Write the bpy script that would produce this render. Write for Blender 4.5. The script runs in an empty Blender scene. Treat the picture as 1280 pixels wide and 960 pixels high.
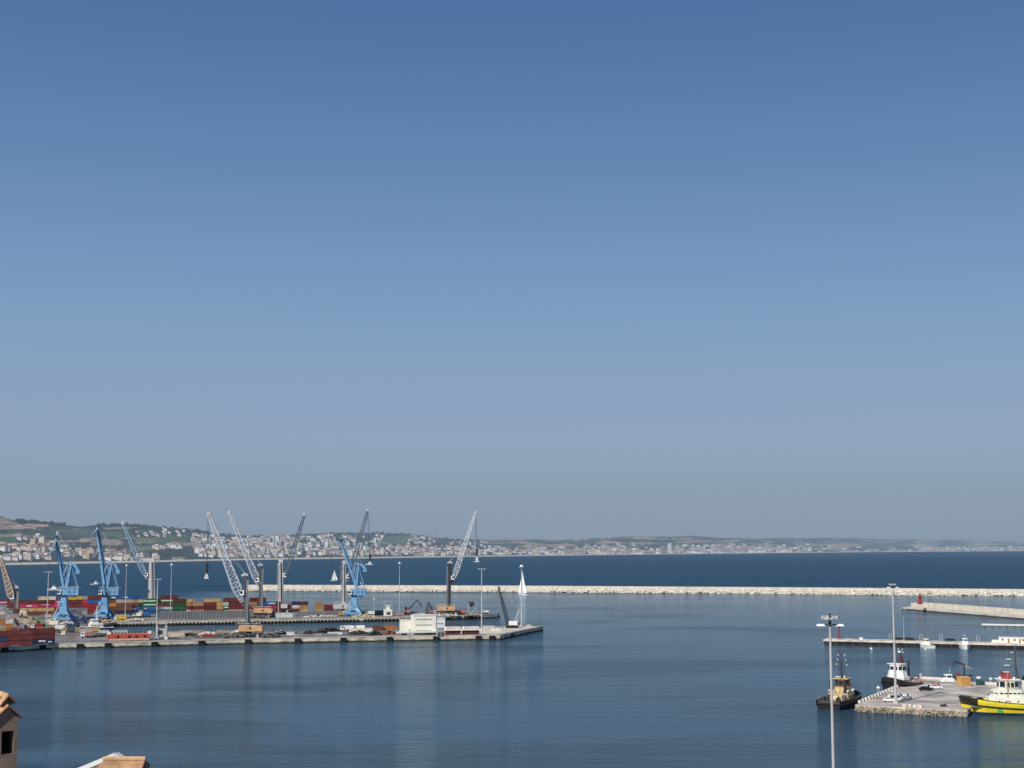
import bpy, math, random
from mathutils import Vector, Matrix, noise
R = math.radians
rnd = random.Random(7)
scene = bpy.context.scene
col = scene.collection
F = 1800.0
TH = math.atan(204 / F)
H = 50.0

# ---------------------------------------------------------------- survey helpers (photograph bearings -> places on the ground)
def ray(px, py):
    u = (px - 640) / F; v = (480 - py) / F
    return Vector((u, math.cos(TH) - v * math.sin(TH), math.sin(TH) + v * math.cos(TH)))
def G(px, py, z=0.0):
    d = ray(px, py); t = (z - H) / d.z
    return Vector((d.x * t, d.y * t, z))
def A(px, py, Y):
    d = ray(px, py); t = Y / d.y
    return Vector((d.x * t, Y, H + d.z * t))
def interp(tab, x):
    if x <= tab[0][0]: 
        (a, b), (c, d) = tab[0], tab[1]
        return b + (d - b) * (x - a) / (c - a) if len(tab) > 1 else b
    for (a, b), (c, d) in zip(tab, tab[1:]):
        if x <= c: return b + (d - b) * (x - a) / (c - a)
    (a, b), (c, d) = tab[-2], tab[-1]
    return d + (d - b) / (c - a) * (x - c)

# ---------------------------------------------------------------- materials
def lin(c):
    return tuple(((v / 255) / 12.92 if v / 255 <= 0.04045 else ((v / 255 + 0.055) / 1.055) ** 2.4) for v in c)
HAZE = (0.235, 0.325, 0.445)  # glow colour that paints haze onto far surfaces
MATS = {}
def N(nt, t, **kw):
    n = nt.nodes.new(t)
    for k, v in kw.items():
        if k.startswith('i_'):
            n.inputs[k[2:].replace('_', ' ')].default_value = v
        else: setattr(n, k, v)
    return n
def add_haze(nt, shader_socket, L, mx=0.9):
    """haze painted as glow: emission mixed into the colour, growing with distance from the origin"""
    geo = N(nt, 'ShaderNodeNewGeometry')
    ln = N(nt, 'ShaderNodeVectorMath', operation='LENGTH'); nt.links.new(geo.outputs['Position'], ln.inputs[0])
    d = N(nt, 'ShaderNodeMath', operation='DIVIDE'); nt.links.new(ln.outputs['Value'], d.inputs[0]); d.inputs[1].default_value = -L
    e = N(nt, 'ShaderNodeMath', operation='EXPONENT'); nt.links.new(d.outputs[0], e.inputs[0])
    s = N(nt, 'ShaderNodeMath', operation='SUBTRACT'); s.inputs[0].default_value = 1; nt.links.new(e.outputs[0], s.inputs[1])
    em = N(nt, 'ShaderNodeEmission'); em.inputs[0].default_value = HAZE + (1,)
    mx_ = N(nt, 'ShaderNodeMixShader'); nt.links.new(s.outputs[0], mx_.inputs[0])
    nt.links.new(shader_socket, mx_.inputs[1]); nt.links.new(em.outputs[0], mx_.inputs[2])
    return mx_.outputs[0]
def mat(name, c, rough=0.7, var=0.18, scale=0.35, metal=0.0, haze=0, rand=0.0, rust=0.0, bump=0.0, spec=0.4):
    if name in MATS: return MATS[name]
    m = bpy.data.materials.new(name); m.use_nodes = True; nt = m.node_tree; nt.nodes.clear()
    out = N(nt, 'ShaderNodeOutputMaterial'); p = N(nt, 'ShaderNodeBsdfPrincipled')
    p.inputs['Roughness'].default_value = rough; p.inputs['Metallic'].default_value = metal
    p.inputs['Specular IOR Level'].default_value = spec
    tc = N(nt, 'ShaderNodeNewGeometry')
    n1 = N(nt, 'ShaderNodeTexNoise'); n1.inputs['Scale'].default_value = scale; n1.inputs['Detail'].default_value = 6
    n1.inputs['Roughness'].default_value = 0.65
    nt.links.new(tc.outputs['Position'], n1.inputs['Vector'])
    r = N(nt, 'ShaderNodeValToRGB')
    r.color_ramp.elements[0].position = 0.3; r.color_ramp.elements[1].position = 0.7
    r.color_ramp.elements[0].color = tuple(max(0, v * (1 - var * 1.6)) for v in c) + (1,)
    r.color_ramp.elements[1].color = tuple(min(1, v * (1 + var)) for v in c) + (1,)
    nt.links.new(n1.outputs['Fac'], r.inputs[0]); sock = r.outputs[0]
    if rust:
        n2 = N(nt, 'ShaderNodeTexNoise'); n2.inputs['Scale'].default_value = scale * 2.3; n2.inputs['Detail'].default_value = 8
        nt.links.new(tc.outputs['Position'], n2.inputs['Vector'])
        rr = N(nt, 'ShaderNodeValToRGB'); rr.color_ramp.elements[0].position = 0.55; rr.color_ramp.elements[1].position = 0.72
        rr.color_ramp.elements[1].color = (rust, rust, rust, 1)
        nt.links.new(n2.outputs['Fac'], rr.inputs[0])
        mm = N(nt, 'ShaderNodeMix', data_type='RGBA'); nt.links.new(rr.outputs[0], mm.inputs[0])
        nt.links.new(sock, mm.inputs[6]); mm.inputs[7].default_value = (0.16, 0.075, 0.04, 1); sock = mm.outputs[2]
    if rand:
        oi = N(nt, 'ShaderNodeObjectInfo'); mr = N(nt, 'ShaderNodeMapRange')
        mr.inputs[3].default_value = 1 - rand; mr.inputs[4].default_value = 1 + rand * 0.6
        nt.links.new(oi.outputs['Random'], mr.inputs[0])
        hs = N(nt, 'ShaderNodeHueSaturation'); nt.links.new(mr.outputs[0], hs.inputs['Value']); nt.links.new(sock, hs.inputs['Color'])
        sock = hs.outputs[0]
    nt.links.new(sock, p.inputs['Base Color'])
    if bump:
        b = N(nt, 'ShaderNodeBump'); b.inputs['Strength'].default_value = 0.8; b.inputs['Distance'].default_value = bump
        nt.links.new(n1.outputs['Fac'], b.inputs['Height']); nt.links.new(b.outputs[0], p.inputs['Normal'])
    s = p.outputs[0]
    if haze: s = add_haze(nt, s, haze)
    nt.links.new(s, out.inputs[0]); MATS[name] = m
    return m

# ---------------------------------------------------------------- mesh builder
class MB:
    def __init__(s): s.v = []; s.f = []; s.m = []
    def face(s, idx, mi=0): s.f.append(tuple(idx)); s.m.append(mi)
    def box(s, c, d, rz=0, mi=0, M=None):
        b = len(s.v); cx, cy, cz = c; hx, hy, hz = d[0] / 2, d[1] / 2, d[2] / 2
        ca, sa = math.cos(rz), math.sin(rz)
        for x, y, z in ((-hx, -hy, -hz), (hx, -hy, -hz), (hx, hy, -hz), (-hx, hy, -hz), (-hx, -hy, hz), (hx, -hy, hz), (hx, hy, hz), (-hx, hy, hz)):
            p = Vector((cx + x * ca - y * sa, cy + x * sa + y * ca, cz + z))
            s.v.append(M @ p if M else p)
        for q in ((0, 3, 2, 1), (4, 5, 6, 7), (0, 1, 5, 4), (1, 2, 6, 5), (2, 3, 7, 6), (3, 0, 4, 7)): s.face([b + i for i in q], mi)
        return s
    def taper(s, c0, d0, c1, d1, mi=0):
        """box whose bottom rectangle d0 at c0 and top rectangle d1 at c1"""
        b = len(s.v)
        for c, d in ((c0, d0), (c1, d1)):
            for x, y in ((-1, -1), (1, -1), (1, 1), (-1, 1)): s.v.append(Vector((c[0] + x * d[0] / 2, c[1] + y * d[1] / 2, c[2])))
        for q in ((0, 3, 2, 1), (4, 5, 6, 7), (0, 1, 5, 4), (1, 2, 6, 5), (2, 3, 7, 6), (3, 0, 4, 7)): s.face([b + i for i in q], mi)
        return s
    def tube(s, p0, p1, r0, r1=None, n=6, mi=0, caps=True):
        r1 = r0 if r1 is None else r1
        p0 = Vector(p0); p1 = Vector(p1); ax = (p1 - p0)
        if ax.length < 1e-6: return s
        ax.normalize(); u = ax.orthogonal().normalized(); w = ax.cross(u)
        b = len(s.v)
        for p, r in ((p0, r0), (p1, r1)):
            for i in range(n):
                a = 2 * math.pi * (i + .5) / n; s.v.append(p + (u * math.cos(a) + w * math.sin(a)) * r)
        for i in range(n): s.face((b + i, b + (i + 1) % n, b + n + (i + 1) % n, b + n + i), mi)
        if caps: s.face([b + i for i in range(n)][::-1], mi); s.face([b + n + i for i in range(n)], mi)
        return s
    def beam(s, p0, p1, w0, h0, w1=None, h1=None, mi=0):
        """rectangular beam, width kept horizontal"""
        w1 = w0 if w1 is None else w1; h1 = h0 if h1 is None else h1
        p0 = Vector(p0); p1 = Vector(p1); ax = (p1 - p0).normalized()
        side = ax.cross(Vector((0, 1, 0))); 
        if side.length < 0.1: side = ax.cross(Vector((1, 0, 0)))
        side.normalize(); up = side.cross(ax).normalized(); b = len(s.v)
        for p, w, h in ((p0, w0, h0), (p1, w1, h1)):
            for x, y in ((-1, -1), (1, -1), (1, 1), (-1, 1)): s.v.append(p + side * x * w / 2 + up * y * h / 2)
        for q in ((0, 3, 2, 1), (4, 5, 6, 7), (0, 1, 5, 4), (1, 2, 6, 5), (2, 3, 7, 6), (3, 0, 4, 7)): s.face([b + i for i in q], mi)
        return s
    def lattice(s, p0, p1, w0, wm, w1, r, n=14, depth=0.8, mi=0, knee=0.18):
        """four-chord lattice boom with bracing, pointed foot, widest near the knee"""
        p0 = Vector(p0); p1 = Vector(p1); ax = (p1 - p0).normalized()
        side = ax.cross(Vector((0, 1, 0))).normalized(); up = side.cross(ax).normalized()
        rings = []
        for i in range(n + 1):
            t = i / n
            w = w0 + (wm - w0) * t / knee if t < knee else wm + (w1 - wm) * (t - knee) / (1 - knee)
            c = p0.lerp(p1, t); rings.append([c + side * x * w / 2 + up * y * w / 2 * depth for x, y in ((-1, -1), (1, -1), (1, 1), (-1, 1))])
        for i in range(n):
            for k in range(4):
                s.tube(rings[i][k], rings[i + 1][k], r, n=4, mi=mi)
                a, b = (k, (k + 1) % 4) if i % 2 else ((k + 1) % 4, k)
                s.tube(rings[i][a], rings[i + 1][b], r * .55, n=3, mi=mi)
            for k in range(4): s.tube(rings[i][k], rings[i][(k + 1) % 4], r * .5, n=3, mi=mi)
        return s
    def disc(s, c, r, h, n=16, axis='z', mi=0, r2=None):
        c = Vector(c); d = {'x': Vector((1, 0, 0)), 'y': Vector((0, 1, 0)), 'z': Vector((0, 0, 1))}[axis] * h / 2
        return s.tube(c - d, c + d, r, r2, n, mi)
    def torus(s, c, Rr, r, axis='y', n=14, k=7, mi=0):
        c = Vector(c); b = len(s.v)
        for i in range(n):
            a = 2 * math.pi * i / n
            for j in range(k):
                q = 2 * math.pi * j / k; rr = Rr + r * math.cos(q); z = r * math.sin(q)
                x, y = rr * math.cos(a), rr * math.sin(a)
                s.v.append(c + (Vector((x, z, y)) if axis == 'y' else Vector((z, x, y)) if axis == 'x' else Vector((x, y, z))))
        for i in range(n):
            for j in range(k):
                s.face((b + i * k + j, b + ((i + 1) % n) * k + j, b + ((i + 1) % n) * k + (j + 1) % k, b + i * k + (j + 1) % k), mi)
        return s
    def prism(s, pts, z0, z1, mi=0, side=None):
        b = len(s.v); n = len(pts)
        for z in (z0, z1):
            for p in pts: s.v.append(Vector((p[0], p[1], z)))
        s.face([b + i for i in range(n)][::-1], mi); s.face([b + n + i for i in range(n)], mi)
        for i in range(n): s.face((b + i, b + (i + 1) % n, b + n + (i + 1) % n, b + n + i), mi if side is None else side)
        return s
    def side_prism(s, pts, y0, y1, mi=0):
        """outline in x,z pushed along y"""
        b = len(s.v); n = len(pts)
        for y in (y0, y1):
            for p in pts: s.v.append(Vector((p[0], y, p[1])))
        s.face([b + i for i in range(n)], mi); s.face([b + n + i for i in range(n)][::-1], mi)
        for i in range(n): s.face((b + i, b + n + i, b + n + (i + 1) % n, b + (i + 1) % n), mi)
        return s
    def loft(s, rings, closed=True, caps=True, mi=0):
        b = len(s.v); k = len(rings[0])
        for rg in rings:
            for p in rg: s.v.append(Vector(p))
        for i in range(len(rings) - 1):
            for j in range(k if closed else k - 1):
                s.face((b + i * k + j, b + i * k + (j + 1) % k, b + (i + 1) * k + (j + 1) % k, b + (i + 1) * k + j), mi)
        if caps: s.face([b + j for j in range(k)][::-1], mi); s.face([b + (len(rings) - 1) * k + j for j in range(k)], mi)
        return s
    def rock(s, c, r, seed, mi=0, flat=0.75):
        """angular boulder or clump: jittered octahedron-like solid"""
        q = random.Random(seed); b = len(s.v); c = Vector(c)
        dirs = [(0, 0, -1), (1, 0, -.3), (.3, .95, -.3), (-.8, .6, -.3), (-.8, -.6, -.3), (.3, -.95, -.3), (.8, .6, .45), (-.3, .95, .45), (-1, 0, .45), (-.3, -.95, .45), (.8, -.6, .45), (0, 0, 1)]
        a = q.random() * 6.3; ca, sa = math.cos(a), math.sin(a)
        for d in dirs:
            k = r * q.uniform(.72, 1.15); x, y = d[0] * ca - d[1] * sa, d[0] * sa + d[1] * ca
            s.v.append(c + Vector((x * k, y * k, d[2] * k * flat)))
        for t in ((0, 2, 1), (0, 3, 2), (0, 4, 3), (0, 5, 4), (0, 1, 5), (1, 2, 6), (2, 3, 7), (3, 4, 8), (4, 5, 9), (5, 1, 10), (6, 2, 7), (7, 3, 8), (8, 4, 9), (9, 5, 10), (10, 1, 6), (6, 7, 11), (7, 8, 11), (8, 9, 11), (9, 10, 11), (10, 6, 11)):
            s.face([b + i for i in t], mi)
        return s
    def mesh(s, name, mats, smooth=False):
        me = bpy.data.meshes.new(name); me.from_pydata([tuple(v) for v in s.v], [], s.f)
        for m in (mats if isinstance(mats, (list, tuple)) else [mats]): me.materials.append(m)
        me.polygons.foreach_set('material_index', s.m)
        if smooth: me.polygons.foreach_set('use_smooth', [True] * len(s.f))
        me.update(); return me
    def build(s, name, mats, parent=None, loc=(0, 0, 0), rz=0, smooth=False):
        o = bpy.data.objects.new(name, s.mesh(name, mats, smooth)); col.objects.link(o); o.location = loc; o.rotation_euler = (0, 0, rz)
        if parent: o.parent = parent
        return o
def tag(o, label=None, cat=None, group=None, kind=None):
    if label: o['label'] = label
    if cat: o['category'] = cat
    if group: o['group'] = group
    if kind: o['kind'] = kind
    return o
def thing(name, label, cat, loc, rz=0, group=None):
    o = bpy.data.objects.new(name, None); col.objects.link(o); o.location = loc; o.rotation_euler = (0, 0, rz); o.empty_display_size = 1
    return tag(o, label, cat, group)
def copy_tree(o, parent=None):
    c = o.copy(); col.objects.link(c)
    if parent: c.parent = parent
    for ch in list(o.children): copy_tree(ch, c)
    return c

# ---------------------------------------------------------------- palette
concrete = mat('pale_concrete', (0.60, 0.555, 0.48), 0.9, 0.22, 0.12, rust=0.25, bump=0.15)
concrete_dk = mat('wet_concrete', (0.07, 0.065, 0.055), 0.8, 0.5, 0.6)
asphalt = mat('dusty_tarmac', (0.25, 0.24, 0.23), 0.95, 0.3, 0.07)
cream_stone = mat('cream_stone', (0.60, 0.55, 0.47), 0.9, 0.18, 0.25, bump=0.4)
rock_m = mat('white_rock', (0.62, 0.575, 0.49), 0.9, 0.42, 0.35, bump=0.5)
crane_blue = mat('crane_blue', (0.145, 0.325, 0.53), 0.55, 0.22, 0.35, rust=0.3)
crane_blue_dk = mat('crane_blue_dark', (0.04, 0.10, 0.22), 0.6)
grey_steel = mat('grey_steel', (0.42, 0.43, 0.44), 0.55, 0.15, 0.4, rust=0.2)
light_steel = mat('light_steel', (0.46, 0.455, 0.45), 0.5, 0.1, 0.4)
boom_white = mat('boom_white', (0.76, 0.77, 0.80), 0.5, 0.08, 0.4)
boom_grey = mat('boom_blue_grey', (0.13, 0.18, 0.25), 0.5, 0.1, 0.4)
boom_cyan = mat('boom_pale_blue', (0.42, 0.56, 0.68), 0.5, 0.1, 0.4)
boom_tan = mat('boom_faded_orange', (0.60, 0.46, 0.38), 0.6, 0.15, 0.4)
dark = mat('dark_grey', (0.035, 0.035, 0.04), 0.6, 0.3, 0.5)
dark_steel = mat('dark_steel', (0.075, 0.085, 0.10), 0.5, 0.2, 0.5)
black = mat('black_rubber', (0.012, 0.012, 0.013), 0.8, 0.3, 0.7)
glass = mat('dark_glass', (0.02, 0.03, 0.04), 0.1, 0.1, 1)
white = mat('white_paint', (0.78, 0.78, 0.76), 0.5, 0.08, 0.5)
cream_white = mat('cream_paint', (0.80, 0.78, 0.66), 0.6, 0.08, 0.3)
cream = mat('cream_yellow_paint', (0.62, 0.47, 0.26), 0.55, 0.25, 0.5)
orange = mat('crane_orange', (0.58, 0.34, 0.18), 0.6, 0.25, 0.4)
yellow = mat('machine_yellow', (0.62, 0.40, 0.06), 0.5, 0.15, 0.5)
tug_yellow = mat('hull_yellow', (0.78, 0.62, 0.03), 0.4, 0.12, 0.3, rust=0.1)
red = mat('signal_red', (0.28, 0.03, 0.035), 0.5, 0.15, 0.4)
brick_red = mat('barge_red', (0.50, 0.09, 0.05), 0.6, 0.2, 0.3, rust=0.3)
pink = mat('faded_red', (0.42, 0.16, 0.14), 0.7, 0.2, 0.4)
green = mat('signal_green', (0.02, 0.22, 0.07), 0.5)
scrap = mat('grey_scrap', (0.16, 0.15, 0.14), 0.9, 0.6, 0.5, rust=0.6)
scrap_dk = mat('dark_scrap', (0.045, 0.042, 0.04), 0.9, 0.5, 0.5)
heap_m = mat('pale_rubble', (0.42, 0.36, 0.30), 0.95, 0.4, 0.4)
fence_m = mat('fence_grey', (0.34, 0.35, 0.36), 0.7, 0.1, 0.5)
timber = mat('orange_timber', (0.62, 0.33, 0.10), 0.7, 0.15, 0.8)
hull_black = mat('hull_black', (0.018, 0.019, 0.024), 0.35, 0.3, 0.3)
hull_blue = mat('hull_navy', (0.02, 0.035, 0.08), 0.35, 0.3, 0.3)
teal = mat('teal_paint', (0.08, 0.22, 0.22), 0.5)
sail_m = mat('sailcloth', (0.85, 0.85, 0.84), 0.8, 0.03, 0.3)

def add_joints(m, size, ang, dark_=.55):
    nt = m.node_tree; p = [n for n in nt.nodes if n.type == 'BSDF_PRINCIPLED'][0]; lk = p.inputs['Base Color'].links[0].from_socket
    geo = N(nt, 'ShaderNodeNewGeometry'); mp = N(nt, 'ShaderNodeMapping'); mp.inputs['Rotation'].default_value = (0, 0, -ang); mp.inputs['Scale'].default_value = (1 / size,) * 3
    nt.links.new(geo.outputs['Position'], mp.inputs['Vector']); bt = N(nt, 'ShaderNodeTexBrick'); nt.links.new(mp.outputs[0], bt.inputs['Vector'])
    bt.inputs['Scale'].default_value = 1; bt.inputs['Color1'].default_value = (1, 1, 1, 1); bt.inputs['Color2'].default_value = (.80, .80, .82, 1); bt.inputs['Mortar'].default_value = (dark_,) * 3 + (1,)
    bt.inputs['Mortar Size'].default_value = .025; bt.inputs['Brick Width'].default_value = 1.6; bt.inputs['Row Height'].default_value = 1.0
    st = N(nt, 'ShaderNodeTexNoise'); st.inputs['Scale'].default_value = .045; st.inputs['Detail'].default_value = 8; st.inputs['Distortion'].default_value = 1.5; nt.links.new(geo.outputs['Position'], st.inputs['Vector'])
    sr = N(nt, 'ShaderNodeMapRange'); sr.inputs[1].default_value = .36; sr.inputs[2].default_value = .6; sr.inputs[3].default_value = .5; sr.inputs[4].default_value = 1.08; nt.links.new(st.outputs['Fac'], sr.inputs[0])
    mx = N(nt, 'ShaderNodeMix', data_type='RGBA', blend_type='MULTIPLY'); mx.inputs[0].default_value = 1; nt.links.new(lk, mx.inputs[6]); nt.links.new(bt.outputs[0], mx.inputs[7])
    sc_ = N(nt, 'ShaderNodeVectorMath', operation='SCALE'); nt.links.new(mx.outputs[2], sc_.inputs[0]); nt.links.new(sr.outputs[0], sc_.inputs['Scale']); nt.links.new(sc_.outputs[0], p.inputs['Base Color'])
    return m
add_joints(asphalt, 9, R(20))
# ---------------------------------------------------------------- sky, sun, camera
SUN = Vector((-0.52, -0.72, 0.80)).normalized()
w = bpy.data.worlds.new('World'); scene.world = w; w.use_nodes = True; nt = w.node_tree; nt.nodes.clear()
out = N(nt, 'ShaderNodeOutputWorld'); sky = N(nt, 'ShaderNodeTexSky'); sky.sky_type = 'NISHITA'; sky.sun_disc = False
sky.sun_elevation = math.asin(SUN.z); sky.sun_rotation = math.atan2(SUN.x, SUN.y); sky.dust_density = 2.5; sky.altitude = 50
bg1 = N(nt, 'ShaderNodeBackground'); bg1.inputs[1].default_value = 0.10; nt.links.new(sky.outputs[0], bg1.inputs[0])
tcn = N(nt, 'ShaderNodeTexCoord'); sep = N(nt, 'ShaderNodeSeparateXYZ'); nt.links.new(tcn.outputs['Generated'], sep.inputs[0])
ramp = N(nt, 'ShaderNodeValToRGB'); nt.links.new(sep.outputs['Z'], ramp.inputs[0])
STOPS = [(0.0, (139, 157, 175)), (0.028, (141, 159, 179)), (0.07, (143, 163, 190)), (0.13, (133, 161, 194)), (0.19, (117, 151, 190)), (0.26, (98, 134, 179)), (0.33, (82, 118, 166)), (0.40, (72, 107, 158)), (0.6, (50, 84, 138)), (1.0, (34, 62, 115))]
els = ramp.color_ramp.elements
while len(els) < len(STOPS): els.new(0.5)
for e, (p, c) in zip(els, STOPS): e.position = p; e.color = lin(c) + (1,)
bg2 = N(nt, 'ShaderNodeBackground'); bg2.inputs[1].default_value = 1.0; nt.links.new(ramp.outputs[0], bg2.inputs[0])
mxs = N(nt, 'ShaderNodeMixShader'); mxs.inputs[0].default_value = 0.92
nt.links.new(bg1.outputs[0], mxs.inputs[1]); nt.links.new(bg2.outputs[0], mxs.inputs[2]); nt.links.new(mxs.outputs[0], out.inputs[0])
sd = bpy.data.lights.new('sun', 'SUN'); sd.energy = 4.6; sd.angle = R(0.5); sd.color = (1.0, 0.95, 0.87)
so = bpy.data.objects.new('sun', sd); col.objects.link(so); so.rotation_euler = SUN.to_track_quat('Z', 'Y').to_euler()
cd = bpy.data.cameras.new('camera'); cd.sensor_width = 36; cd.lens = F / 1280 * 36; cd.clip_start = 0.5; cd.clip_end = 120000
co = bpy.data.objects.new('camera', cd); col.objects.link(co); co.location = (0, 0, H); co.rotation_euler = (math.pi / 2 + TH, 0, 0); scene.camera = co
scene.view_settings.view_transform = 'Standard'; scene.view_settings.look = 'None'; scene.view_settings.exposure = 0
scene.cycles.use_adaptive_sampling = True; scene.cycles.max_bounces = 5

# ================================================================ THE SETTING
# ---- sea: one sheet to the horizon
def sea_material():
    m = bpy.data.materials.new('sea_water'); m.use_nodes = True; nt = m.node_tree; nt.nodes.clear()
    out = N(nt, 'ShaderNodeOutputMaterial'); p = N(nt, 'ShaderNodeBsdfPrincipled')
    geo = N(nt, 'ShaderNodeNewGeometry'); sp = N(nt, 'ShaderNodeSeparateXYZ'); nt.links.new(geo.outputs['Position'], sp.inputs[0])
    # open sea beyond the breakwater line is choppier and darker than the harbour basin
    mp = N(nt, 'ShaderNodeMath', operation='MULTIPLY_ADD'); nt.links.new(sp.outputs['X'], mp.inputs[0]); mp.inputs[1].default_value = 0.135; nt.links.new(sp.outputs['Y'], mp.inputs[2])
    open_ = N(nt, 'ShaderNodeMapRange'); open_.inputs[1].default_value = 1570; open_.inputs[2].default_value = 1640; nt.links.new(mp.outputs[0], open_.inputs[0])
    ox = N(nt, 'ShaderNodeMapRange'); ox.inputs[1].default_value = -285; ox.inputs[2].default_value = -380; nt.links.new(sp.outputs['X'], ox.inputs[0])
    oy = N(nt, 'ShaderNodeMapRange'); oy.inputs[1].default_value = 1050; oy.inputs[2].default_value = 1350; nt.links.new(sp.outputs['Y'], oy.inputs[0])
    om = N(nt, 'ShaderNodeMath', operation='MULTIPLY'); nt.links.new(ox.outputs[0], om.inputs[0]); nt.links.new(oy.outputs[0], om.inputs[1])
    omx = N(nt, 'ShaderNodeMath', operation='MAXIMUM'); nt.links.new(om.outputs[0], omx.inputs[0]); nt.links.new(open_.outputs[0], omx.inputs[1]); open_ = omx
    # broad wind patches
    mapb = N(nt, 'ShaderNodeMapping'); mapb.inputs['Scale'].default_value = (0.006, 0.013, 1); nt.links.new(geo.outputs['Position'], mapb.inputs['Vector'])
    nb = N(nt, 'ShaderNodeTexNoise'); nb.inputs['Scale'].default_value = 1.0; nb.inputs['Detail'].default_value = 4; nb.inputs['Distortion'].default_value = 0.6
    nt.links.new(mapb.outputs[0], nb.inputs['Vector'])
    near = N(nt, 'ShaderNodeMapRange'); near.inputs[1].default_value = 520; near.inputs[2].default_value = 330; nt.links.new(sp.outputs['Y'], near.inputs[0])
    nsum = N(nt, 'ShaderNodeMath', operation='MULTIPLY_ADD'); nt.links.new(near.outputs[0], nsum.inputs[0]); nsum.inputs[1].default_value = 0.10; nt.links.new(nb.outputs['Fac'], nsum.inputs[2])
    patch = N(nt, 'ShaderNodeMapRange'); patch.inputs[1].default_value = 0.44; patch.inputs[2].default_value = 0.72; patch.interpolation_type = 'SMOOTHSTEP'
    nt.links.new(nsum.outputs[0], patch.inputs[0])
    # colour
    c1 = N(nt, 'ShaderNodeMix', data_type='RGBA'); nt.links.new(patch.outputs[0], c1.inputs[0])
    c1.inputs[6].default_value = (0.030, 0.067, 0.097, 1); c1.inputs[7].default_value = (0.025, 0.056, 0.083, 1)
    c2 = N(nt, 'ShaderNodeMix', data_type='RGBA'); nt.links.new(open_.outputs[0], c2.inputs[0]); nt.links.new(c1.outputs[2], c2.inputs[6]); c2.inputs[7].default_value = (0.014, 0.050, 0.088, 1)
    # fine ripples
    mr = N(nt, 'ShaderNodeMapping'); mr.inputs['Scale'].default_value = (0.22, 0.55, 1); nt.links.new(geo.outputs['Position'], mr.inputs['Vector'])
    n1 = N(nt, 'ShaderNodeTexNoise'); n1.inputs['Scale'].default_value = 1.0; n1.inputs['Detail'].default_value = 5; n1.inputs['Roughness'].default_value = 0.6
    nt.links.new(mr.outputs[0], n1.inputs['Vector'])
    mr2 = N(nt, 'ShaderNodeMapping'); mr2.inputs['Scale'].default_value = (0.02, 0.075, 1); nt.links.new(geo.outputs['Position'], mr2.inputs['Vector'])
    n2 = N(nt, 'ShaderNodeTexNoise'); n2.inputs['Scale'].default_value = 1.0; n2.inputs['Detail'].default_value = 3; nt.links.new(mr2.outputs[0], n2.inputs['Vector'])
    ad = N(nt, 'ShaderNodeMath', operation='MULTIPLY_ADD'); nt.links.new(n2.outputs['Fac'], ad.inputs[0]); ad.inputs[1].default_value = 2.2; nt.links.new(n1.outputs['Fac'], ad.inputs[2])
    dist = N(nt, 'ShaderNodeMapRange'); dist.inputs[3].default_value = 0.13; dist.inputs[4].default_value = 0.9; nt.links.new(open_.outputs[0], dist.inputs[0])
    pa = N(nt, 'ShaderNodeMath', operation='MULTIPLY_ADD'); nt.links.new(patch.outputs[0], pa.inputs[0]); pa.inputs[1].default_value = 0.40; nt.links.new(dist.outputs[0], pa.inputs[2])
    b = N(nt, 'ShaderNodeBump'); b.inputs['Strength'].default_value = 1.0; nt.links.new(pa.outputs[0], b.inputs['Distance']); nt.links.new(ad.outputs[0], b.inputs['Height'])
    rg = N(nt, 'ShaderNodeMapRange'); rg.inputs[3].default_value = 0.07; rg.inputs[4].default_value = 0.32; nt.links.new(open_.outputs[0], rg.inputs[0])
    # water = blue upwelling body colour + partial mirror of sky and ships
    df = N(nt, 'ShaderNodeBsdfDiffuse'); nt.links.new(c2.outputs[2], df.inputs[0])
    gl = N(nt, 'ShaderNodeBsdfGlossy'); nt.links.new(rg.outputs[0], gl.inputs['Roughness']); nt.links.new(b.outputs[0], gl.inputs['Normal'])
    gl.inputs[0].default_value = (0.80, 0.92, 1.0, 1)
    fr = N(nt, 'ShaderNodeFresnel'); fr.inputs[0].default_value = 1.33; nt.links.new(b.outputs[0], fr.inputs['Normal'])
    fm = N(nt, 'ShaderNodeMapRange'); fm.inputs[3].default_value = 0.62; fm.inputs[4].default_value = 0.22; nt.links.new(open_.outputs[0], fm.inputs[0])
    fmax = N(nt, 'ShaderNodeMath', operation='MULTIPLY'); nt.links.new(fr.outputs[0], fmax.inputs[0]); nt.links.new(fm.outputs[0], fmax.inputs[1])
    mx = N(nt, 'ShaderNodeMixShader'); nt.links.new(fmax.outputs[0], mx.inputs[0]); nt.links.new(df.outputs[0], mx.inputs[1]); nt.links.new(gl.outputs[0], mx.inputs[2])
    s = add_haze(nt, mx.outputs[0], 45000)
    nt.links.new(s, out.inputs[0]); return m
mb = MB(); S = 60000
mb.v += [Vector((-S, -2000, 0)), Vector((S, -2000, 0)), Vector((S, 80000, 0)), Vector((-S, 80000, 0))]; mb.face((0, 1, 2, 3))
tag(mb.build('sea', sea_material()), 'calm blue harbour water and open sea', None, kind='structure')
# near shore under the viewpoint (below the picture)
mb = MB(); mb.prism([(-400, -300), (400, -300), (400, 195), (-400, 225)], -3, 3)
tag(mb.build('shore_ground', asphalt), 'paved shore below the viewpoint', None, kind='structure')

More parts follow.
